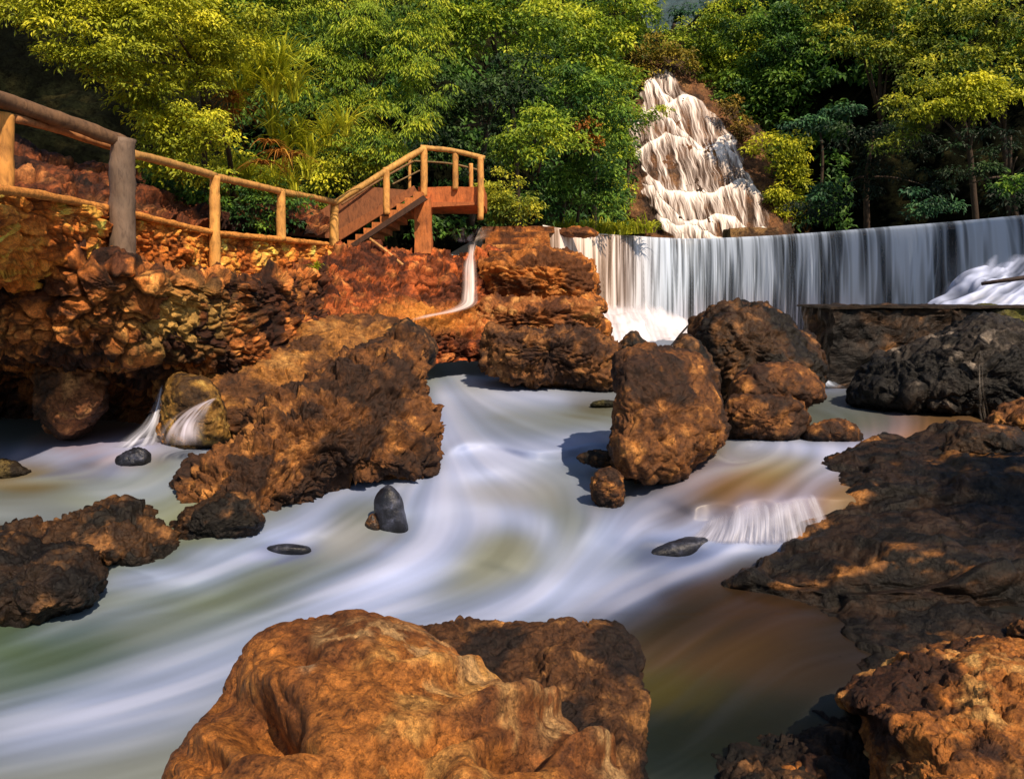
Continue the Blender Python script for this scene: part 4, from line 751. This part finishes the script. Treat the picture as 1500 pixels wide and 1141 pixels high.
def crown(blobs, d, pal, lp, mode='leaf', sub=20, dens=1., parent=None, name='crown', dark=.0):
    PP=[];NN=[];DD=[];CC=[];LL=[];WW=[]
    for b in blobs:
        px,py,rx,ry = b[:4]; dd = b[4] if len(b)>4 else d; k = dd/F
        C = W(px,py,dd); R = np.array([rx*k*1.12, min(rx,ry)*k*.9, ry*k*1.12]); n = max(5,int(dens*4.6*rx*ry/(sub*sub)))
        dr = rnd_dir(n*3); dr = dr[(dr[:,1] < .45)][:n]; n = len(dr)
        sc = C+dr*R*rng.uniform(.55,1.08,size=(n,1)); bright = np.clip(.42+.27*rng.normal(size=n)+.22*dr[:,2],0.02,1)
        for i in range(n):
            sr = sub*k*rng.uniform(.6,1.3); A = rng.uniform(.6,1.3)
            l = lp*.80*k*rng.uniform(.7,1.3); m = int(1.25*3.14*(sr/l)**2/.40*(.9 if mode!='frond' else 1.3))+4
            q = rnd_dir(m); q[:,2] = np.abs(q[:,2])*np.where(rng.random(m)<.78,1,-1); q[:,1] = np.where((q[:,1]>.3)&(rng.random(m)<.7), -q[:,1], q[:,1])
            flat = .62 if mode=='leaf' else .38
            pos = sc[i]+q*sr*np.array([1.15*A,1.,flat])*rng.uniform(.5,1.05,size=(m,1))
            if mode=='frond': pos[:,2] -= .55*((pos[:,0]-sc[i,0])**2+(pos[:,1]-sc[i,1])**2)/sr
            nrm = q*.7+np.array([0,-.25,.8])+.55*rnd_dir(m); dr2 = q*np.array([1,1,.35])+.6*rnd_dir(m)+np.array([0,0,-.45])
            if mode=='frond': dr2 = q*np.array([1,1,.1])+.35*rnd_dir(m)+np.array([0,0,-.7])
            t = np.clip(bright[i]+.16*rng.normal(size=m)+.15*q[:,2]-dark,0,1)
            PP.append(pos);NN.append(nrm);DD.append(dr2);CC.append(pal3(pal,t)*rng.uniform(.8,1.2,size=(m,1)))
            LL.append(l*rng.uniform(.6,1.3,size=m)); WW.append(l*(.52 if mode=='leaf' else .26)*rng.uniform(.7,1.2,size=m))
    return leafmesh(name, np.concatenate(PP), np.concatenate(NN), np.concatenate(DD), np.concatenate(LL), np.concatenate(WW), np.concatenate(CC), parent)
def tufts(pts, d, pal, length, parent=None, n=60, wpx=2.2, name='blades', up=.9):
    vs=[];fs=[];cs=[]; off=0
    for t in pts:
        px,py = t[:2]; dd = t[2] if len(t)>2 else d; k = dd/F; B = W(px,py,dd)
        for i in range(n):
            a = rng.uniform(0,2*math.pi); L = length*k*rng.uniform(.5,1.15); o = np.array([math.cos(a),math.sin(a)*.8-.1,0]); lean = rng.uniform(.25,1.1)
            s = np.linspace(0,1,6); dirx = o*lean
            P = B[None]+np.array([rng.normal()*3*k,rng.normal()*3*k,0])+L*(s[:,None]*np.array([0,0,up])+(s[:,None]**1.6)*dirx[None]-(s[:,None]**3)*np.array([0,0,.75*lean]))
            side = np.cross(o,[0,0,1]); side = side/np.linalg.norm(side)+.4*rnd_dir(1)[0]; w = wpx*k*.5*(1-s**2*.95)[:,None]
            vs.append(np.stack([P-side*w,P+side*w],1).reshape(-1,3)); j = np.arange(5)*2+off; fs.append(np.stack([j,j+1,j+3,j+2],-1)); off += 12
            c = pal3(pal, np.clip(np.array([.5+.25*rng.normal()]),0,1))[0]; cs.append(np.repeat(c[None],12,0))
    return mesh(name, np.concatenate(vs), np.concatenate(fs), np.concatenate(cs), M_LEAF, False, parent)
def plant(name, label, cat, d, blobs, pal, lp=8, mode='leaf', sub=20, dens=1., trunk=None, group=None, dark=0., hang=None):
    """tree: trunk + crown; base on the slope"""
    B = np.array(blobs, float); base = (float(B[:,0].mean()), float((B[:,1]+B[:,3]).max())); bd = d+.5
    if trunk: base = trunk[0][:2]; bd = trunk[0][2] if len(trunk[0])>2 else d+.4
    r = root(name, V(base[0], base[1], bd), label, cat, group)
    crown(blobs, d, pal, lp, mode, sub, dens, r, 'crown' if cat=='tree' else 'foliage', dark)
    pts = trunk or [(base[0],base[1],bd),(base[0]+4,(base[1]+B[:,1].min())/2,d+.3),(float(B[0,0]),float(B[0,1]),d+.1)]
    k = d/F; w = 5 if cat=='tree' else 2.5
    tube('trunk' if cat=='tree' else 'stem', [V(p[0],p[1],p[2] if len(p)>2 else d+.2) for p in pts], [w*k,w*k*.8,w*k*.45], (.05,.03,.018), parent=r, seed=int(base[0]), nl=24, ns=8)
    if cat=='tree':
        top = pts[len(pts)//2]
        for bl in blobs[1:5]:
            bd2 = bl[4] if len(bl)>4 else d
            tube('branch', [V(top[0],top[1],top[2] if len(top)>2 else d+.2), V((top[0]+bl[0])/2,(top[1]+bl[1])/2-4,(d+bd2)/2+.15), V(bl[0],bl[1],bd2)], [w*k*.5,w*k*.35,w*k*.15], (.05,.03,.018), parent=r, seed=int(bl[0]), nl=14, ns=8)
    return r
T = 'tree'; SH = 'shrub'
plant('broadleaf_tree','overhanging tree with fine yellow green leaves in the top left corner',T,10.2,[(60,18,55,30),(120,45,75,45),(190,60,60,60),(150,90,40,30),(230,20,70,35),(110,-30,120,40)],YG,8.5,trunk=[(300,330,12),(290,100,11.2),(200,20,10.6)])
plant('broadleaf_tree','olive green tree hanging over the dark hollow behind the railing',T,10.8,[(215,120,45,45),(260,160,55,60),(240,215,35,45),(300,215,45,50),(270,70,60,50),(330,30,60,45)],YG,8.5,trunk=[(345,330,12.6),(330,200,11.6),(280,110,11.2)])
plant('shrub','glowing yellow bush high above the log railing',SH,11.2,[(285,70,35,32),(300,100,28,28),(330,75,30,35)],YG,8.5)
plant('bamboo_tree','narrow brown trunked tree with a light green top at the upper left',T,12.5,[(390,10,70,35),(330,-20,60,40),(440,-20,60,40)],GY,8,trunk=[(318,110,12.6),(320,60,12.4),(323,-30,12.3)])
plant('shrub','dark green undergrowth behind the middle railing posts',SH,12.0,[(260,265,55,28),(330,290,60,32),(240,300,40,25),(400,300,45,35)],GN,8,dark=.05)
plant('shrub','mixed olive bush hanging above the railing bend',SH,13.2,[(300,250,35,30),(345,260,40,35),(330,215,30,30),(410,265,40,30)],YG,8.5)
plant('feathery_tree','feathery conifer like tree with drooping layered sprays',T,15.8,[(455,40,55,35),(530,30,55,35),(590,60,50,35),(480,90,50,25),(550,110,60,28),(440,140,45,25),(510,165,55,25),(580,175,50,28),(620,120,35,30),(540,215,50,22),(600,20,60,30)],GY,9,'frond',24,1.35,trunk=[(560,330,17.5),(540,160,16.4),(530,20,16)],dark=.03)
plant('shrub','round bright bush just left of the stair handrail',SH,15.9,[(500,245,42,28),(480,270,30,22),(530,255,25,22)],YG,7.5,dark=.05)
plant('shrub','low green bush between the stair foot and the grassy slope',SH,15.8,[(455,300,30,22),(440,320,30,20)],OL,7)
plant('broadleaf_tree','tall yellow green tree above the platform',T,19.5,[(690,30,50,35),(740,50,50,35),(660,70,35,30),(790,40,45,35),(700,-20,80,35)],GY,8.5,trunk=[(760,330,22),(750,160,20.6),(720,60,20)])
plant('broadleaf_tree','shadowy tree with glossy dark leaves behind the platform railing',T,19.0,[(680,190,45,35),(640,200,35,35),(730,150,45,35),(660,150,30,25),(760,120,35,30),(690,240,40,20)],DG,9,dens=.8,trunk=[(690,330,20),(715,180,19.6),(720,120,19.4)])
plant('shrub','leafy bush with bright rounded clumps right of the platform',SH,17.8,[(780,205,45,28),(820,225,35,28),(755,225,28,22),(800,190,30,22)],GY,8.5,dark=.02)
plant('shrub','pale green mound of fine leaves right against the platform post',SH,16.6,[(735,285,32,28),(752,305,34,22),(722,300,18,24)],OL,6,sub=12)
plant('broadleaf_tree','broad light green tree left of the cascade top',T,23,[(840,70,50,38),(880,50,50,35),(860,115,45,35),(890,95,36,32),(820,30,45,30),(910,20,45,30),(780,90,35,30)],GY,8.5,trunk=[(870,345,27),(870,200,24.6),(860,90,23.6)])
plant('broadleaf_tree','deep green tree in the middle of the slope over the steps',T,21.5,[(800,130,40,35),(840,160,45,35),(775,160,35,30),(870,200,40,35),(882,160,30,32)],GN,8.5,trunk=[(820,345,24.5),(830,240,22.6),(830,150,22)])
plant('shrub','rust brown and orange leaved creeper on the slope left of the cascade',SH,21.2,[(862,185,14,28),(868,215,13,20)],RU,7,sub=10)
plant('shrub','dark green bushes low on the slope beside the cascade',SH,22.5,[(850,265,45,32),(868,240,36,36),(885,300,30,26),(800,280,35,28),(825,300,40,20)],GN,7.5,dark=.04)
plant('shrub','green creeper spilling over the left edge of the cascade',SH,34,[(918,175,22,20),(904,225,20,26),(905,290,22,26),(890,200,26,28),(945,178,18,8),(900,150,28,24),(955,166,16,7)],GY,6.5,sub=13)
plant('shrub','golden bush growing above the lip of the cascade',SH,41.3,[(925,78,32,18),(900,110,30,25),(955,72,30,16),(912,130,20,20),(985,88,18,10),(1000,92,18,12),(940,112,12,14)],((.10,.09,.012),(.30,.24,.03),(.5,.4,.05)),6.5,sub=14)
plant('broadleaf_tree','slender tree with thin bare limbs against the blue mountain gap',T,44,[(990,55,18,14),(975,80,18,16),(1005,90,22,22),(965,45,10,8)],GY,6,sub=12,dens=.9,trunk=[(982,120,45),(980,70,44.5),(988,35,44)])
plant('broadleaf_tree','yellow topped tree right of the cascade summit',T,43,[(1025,40,30,22),(1050,60,35,30),(1020,85,28,28),(1050,110,38,30),(1085,80,35,35),(1080,30,40,25)],GY,7,sub=16,trunk=[(1060,200,44.5),(1055,120,44),(1050,60,43.5)],dark=.05)
plant('broadleaf_tree','deep green tree standing over the right side of the cascade',T,41.6,[(1085,145,35,35),(1055,160,25,25),(1110,190,30,30),(1120,120,35,35),(1090,205,25,20)],GN,7.5,sub=17,trunk=[(1125,330,42.5),(1110,230,42.3),(1095,150,42)])
plant('shrub','olive and rust creeper along the right edge of the cascade',SH,39.2,[(1068,158,12,12),(1082,190,13,16),(1098,225,12,14),(1112,262,10,12),(1128,300,10,14)],((.10,.06,.012),(.26,.18,.03),(.42,.30,.05)),6,sub=9,dens=1.3)
plant('shrub','bright yellow green vine column right of the cascade',SH,36.5,[(1130,215,30,18),(1155,230,24,28),(1165,265,18,22),(1150,290,18,22),(1155,320,16,18)],YG,7,sub=12,dens=1.2)
plant('shrub','dull brown vine hanging below the bright vine column',SH,36.8,[(1135,320,12,22),(1170,330,12,16),(1145,300,10,16)],((.06,.035,.01),(.18,.10,.03),(.3,.2,.05)),6,sub=9)
plant('broadleaf_tree','shaded tree with arching boughs right of the cascade',T,40.6,[(1150,60,45,30),(1120,20,50,30),(1200,30,55,30),(1180,90,35,28),(1160,130,32,28),(1185,165,28,16),(1215,155,26,8),(1230,145,22,8)],GN,8,sub=18,trunk=[(1220,330,41),(1200,180,41),(1160,60,41)],dark=.02)
plant('broadleaf_tree','wide tree reaching along the top edge right of centre',T,34.5,[(1250,50,50,28),(1310,30,55,28),(1270,80,45,20),(1340,70,35,22),(1240,0,60,30),(1320,95,20,14),(1390,15,50,28)],OL,8,sub=18,trunk=[(1300,330,36),(1290,180,35.8),(1290,50,35.2)],dark=.06)
plant('broadleaf_tree','tree with a golden yellow layer of leaves at the far right',T,26,[(1395,150,50,16),(1440,140,45,16),(1370,165,35,12),(1420,125,45,12),(1430,165,35,10)],YG,7.5,sub=15,dens=1.5,trunk=[(1430,330,28),(1420,220,27.4),(1405,150,26.6)])
plant('broadleaf_tree','airy olive tree above the golden layer at the far right',T,27,[(1430,90,45,25),(1360,110,30,28),(1480,110,40,35),(1420,60,40,22),(1460,30,45,25),(1500,60,40,30),(1350,135,22,18),(1560,80,60,50)],OL,7.5,sub=14,dens=.75,trunk=[(1480,330,29),(1470,200,28.2),(1450,80,27.6)],dark=.06)
plant('broadleaf_tree','black green tree filling the shadow over the right weir',T,30.5,[(1240,200,45,35),(1290,230,50,40),(1240,270,45,30),(1330,200,40,35),(1350,270,50,30),(1200,300,40,28)],DG,8,sub=20,dens=.28,trunk=[(1270,340,32),(1270,260,31.6),(1280,190,31.2)],dark=.45)  # leaf colour pushed near black to stand in for shade
plant('broadleaf_tree','gloomy tree mass at the right edge above the weir',T,24.5,[(1430,215,45,25),(1490,230,50,35),(1420,270,50,25),(1500,290,50,25),(1560,200,60,60)],DG,8,sub=20,dens=.28,trunk=[(1490,330,26),(1480,260,25.6),(1480,200,25.2)],dark=.45)  # leaves darkened by colour here too, as painted shade
plant('shrub','dim green sprig low above the right end of the weir',SH,23.5,[(1375,300,30,9),(1350,310,20,9),(1340,285,16,8)],TL,8,sub=11,dens=1.3)
plant('shrub','small leafy spray at the right edge over the weir',SH,21,[(1480,270,24,8),(1500,262,20,8),(1470,280,14,6)],GN,8,sub=10,dens=1.2)
plant('shrub','loose olive spray hanging halfway up the dark right slope',SH,26.5,[(1300,215,20,10),(1325,195,22,10),(1340,175,22,10),(1310,160,16,16)],OL,7.5,sub=10,dens=1.1,dark=.15)
plant('shrub','green leaf band drooping across the dark middle right',SH,31,[(1200,180,35,8),(1235,160,30,8),(1165,190,20,10),(1190,295,22,10),(1215,275,22,8)],TL,8,sub=11,dens=1.1)
plant('shrub','teal green bush on the shaded ridge under the mountain gap',SH,45,[(990,25,14,12),(1010,15,14,10),(960,20,8,8)],TL,6,sub=8)
def undergrowth():
    P=[];N=[];D=[];L=[];Cc=[]
    hy = np.array([330.,235.,110.,-60.])
    for (x0,x1,y0,y1,n) in ((330,620,-20,330,9000),(560,960,-20,345,20000),(1040,1240,40,200,5000),(1100,1560,-20,120,9000),(1060,1250,200,335,2500)):
        px = rng.uniform(x0,x1,n); py = rng.uniform(y0,y1,n); m = gn(np.stack([px/55,py/40,0*px],-1),700) > -.12; px, py = px[m], py[m]
        d0 = np.interp(px, hx, hd); dd = d0+np.interp(-py, -hy, [0,1.3,4,8])-rng.uniform(.2,1.3,len(px))*d0/22
        q = W(px,py,dd); k = dd/F; P.append(q); v = rnd_dir(len(px)); N.append(v*.7+np.array([0,-.4,.8])); D.append(v+np.array([0,0,-.4])); L.append(k*rng.uniform(7,13,len(px)))
        t = np.clip(.25+.5*gn(np.stack([px/30,py/22,0*px],-1),701)+.15*rng.normal(size=len(px)),0,1); Cc.append(pal3(GN,t))
    P,N,D,L,Cc = map(np.concatenate,(P,N,D,L,Cc)); tag(leafmesh('undergrowth',P,N,D,L,L*.5,Cc,None), kind='stuff')
undergrowth()
# grasses with long blades
def grass(label, pts, d, pal, length, n=60, group=None, name='grass_clump', wpx=2.4, up=.9):
    r = root(name, V(pts[0][0],pts[0][1],d), label, 'grass', group); tufts(pts, d, pal, length, r, n, wpx, 'blades', up); return r
grass('tallest yellow green cane grass at the top left of centre', [(365,130),(385,120),(400,150),(350,160),(375,95),(410,110),(430,150),(335,120)], 11.9, YG, 95, 70, wpx=3)
grass('long bladed grass clump above the middle of the railing', [(420,230),(440,215),(455,240),(480,215),(400,200),(505,200)], 12.4, YG, 85, 60, wpx=2.8)
grass('fine grass clump over the third railing post', [(380,290),(400,275),(360,270),(430,280),(340,265),(450,262)], 12.2, YG, 62, 55)
grass('dry rust coloured grass stalks hanging down the slope', [(335,150),(345,140),(340,165),(410,225),(395,210),(425,230),(385,240)], 11.6, RU, 60, 40, name='dry_grass', up=.3)
r = grass('bright green reeds lining the left end of the weir', [(820+i*11, 346-abs(i-6)*.8) for i in range(13)], 23.4, YG, 42, 26, name='reeds')
grass('small yellow green sprout on the rubble bank below the railing', [(463,396)], 10.9, YG, 22, 30, name='sprout', wpx=3)
bt = root('broadleaf_tree', (10.4,.5,-.5), 'unseen leafy tree added beyond the picture edge to shade the right bank', 'tree')  # out-of-view tree, added to block the sun from the right bank
tube('trunk', [(10.4,.5,-1.2),(10.2,.4,2.5),(9.4,.6,5.2)], [.3,.22,.1], (.08,.045,.025), parent=bt, seed=900)
def shade_crown(cs, name='crown'):
    P=[];N=[];D=[];L=[];Cc=[]
    for x,y,z,r in cs:
        m = int(1900*r*r); q = rnd_dir(m); P.append(np.array([x,y,z])+q*r*rng.uniform(.5,1,size=(m,1))*np.array([1,1,.75])); N.append(q+.6*rnd_dir(m)); D.append(rnd_dir(m)-np.array([0,0,.3])); L.append(rng.uniform(.10,.18,m)); Cc.append(pal3(GN,rng.uniform(0,.8,m)))
    P,N,D,L,Cc = map(np.concatenate,(P,N,D,L,Cc)); return leafmesh(name,P,N,D,L,L*.6,Cc,bt)
shade_crown([(7.6,0,5.6,1.5),(9.2,-.6,6.2,1.7),(8.2,1.6,5.6,1.5),(10.5,1.0,6.4,1.8),(9.6,2.6,6.2,1.6),(7.4,-1.2,6.8,1.2),(11.6,-.6,5.8,1.5),(6.9,1.0,6.4,1.0),(11.5,3.2,6,1.5)])
# ================================================================== CAMERA, LIGHT
cam = bpy.data.cameras.new('camera'); co = bpy.data.objects.new('camera', cam); COL.objects.link(co); S.camera = co
cam.sensor_width = 36; cam.lens = 36*F/1500; cam.clip_end = 3000; cam.clip_start = .05
co.location = (0,0,EYE); co.rotation_euler = (math.pi/2-PIT, 0, 0)
EL, AZ = math.radians(48), math.radians(31)      # sun behind the camera, to its right
sd = np.array([math.sin(AZ)*math.cos(EL), -math.cos(AZ)*math.cos(EL), math.sin(EL)])
su = bpy.data.lights.new('sun','SUN'); su.energy = 5.0; su.angle = math.radians(.6); su.color = (1,.80,.58)
so = bpy.data.objects.new('sun', su); COL.objects.link(so)
from mathutils import Vector
so.rotation_euler = Vector(tuple(-sd)).to_track_quat('-Z','Y').to_euler(); so.location = (8,-12,14)
w = bpy.data.worlds.new('World'); S.world = w; w.use_nodes = True; nt = w.node_tree; nt.nodes.clear()
sky = nt.nodes.new('ShaderNodeTexSky'); sky.sky_type = 'NISHITA'; sky.sun_disc = False; sky.sun_elevation = EL; sky.sun_rotation = math.pi-AZ
bg = nt.nodes.new('ShaderNodeBackground'); bg.inputs[1].default_value = .10; out = nt.nodes.new('ShaderNodeOutputWorld')
nt.links.new(sky.outputs[0], bg.inputs[0]); nt.links.new(bg.outputs[0], out.inputs[0])
S.view_settings.view_transform = 'Standard'; S.view_settings.look = 'None'; S.view_settings.exposure = .12; S.view_settings.gamma = 1
S.cycles.transparent_max_bounces = 24; S.cycles.max_bounces = 6
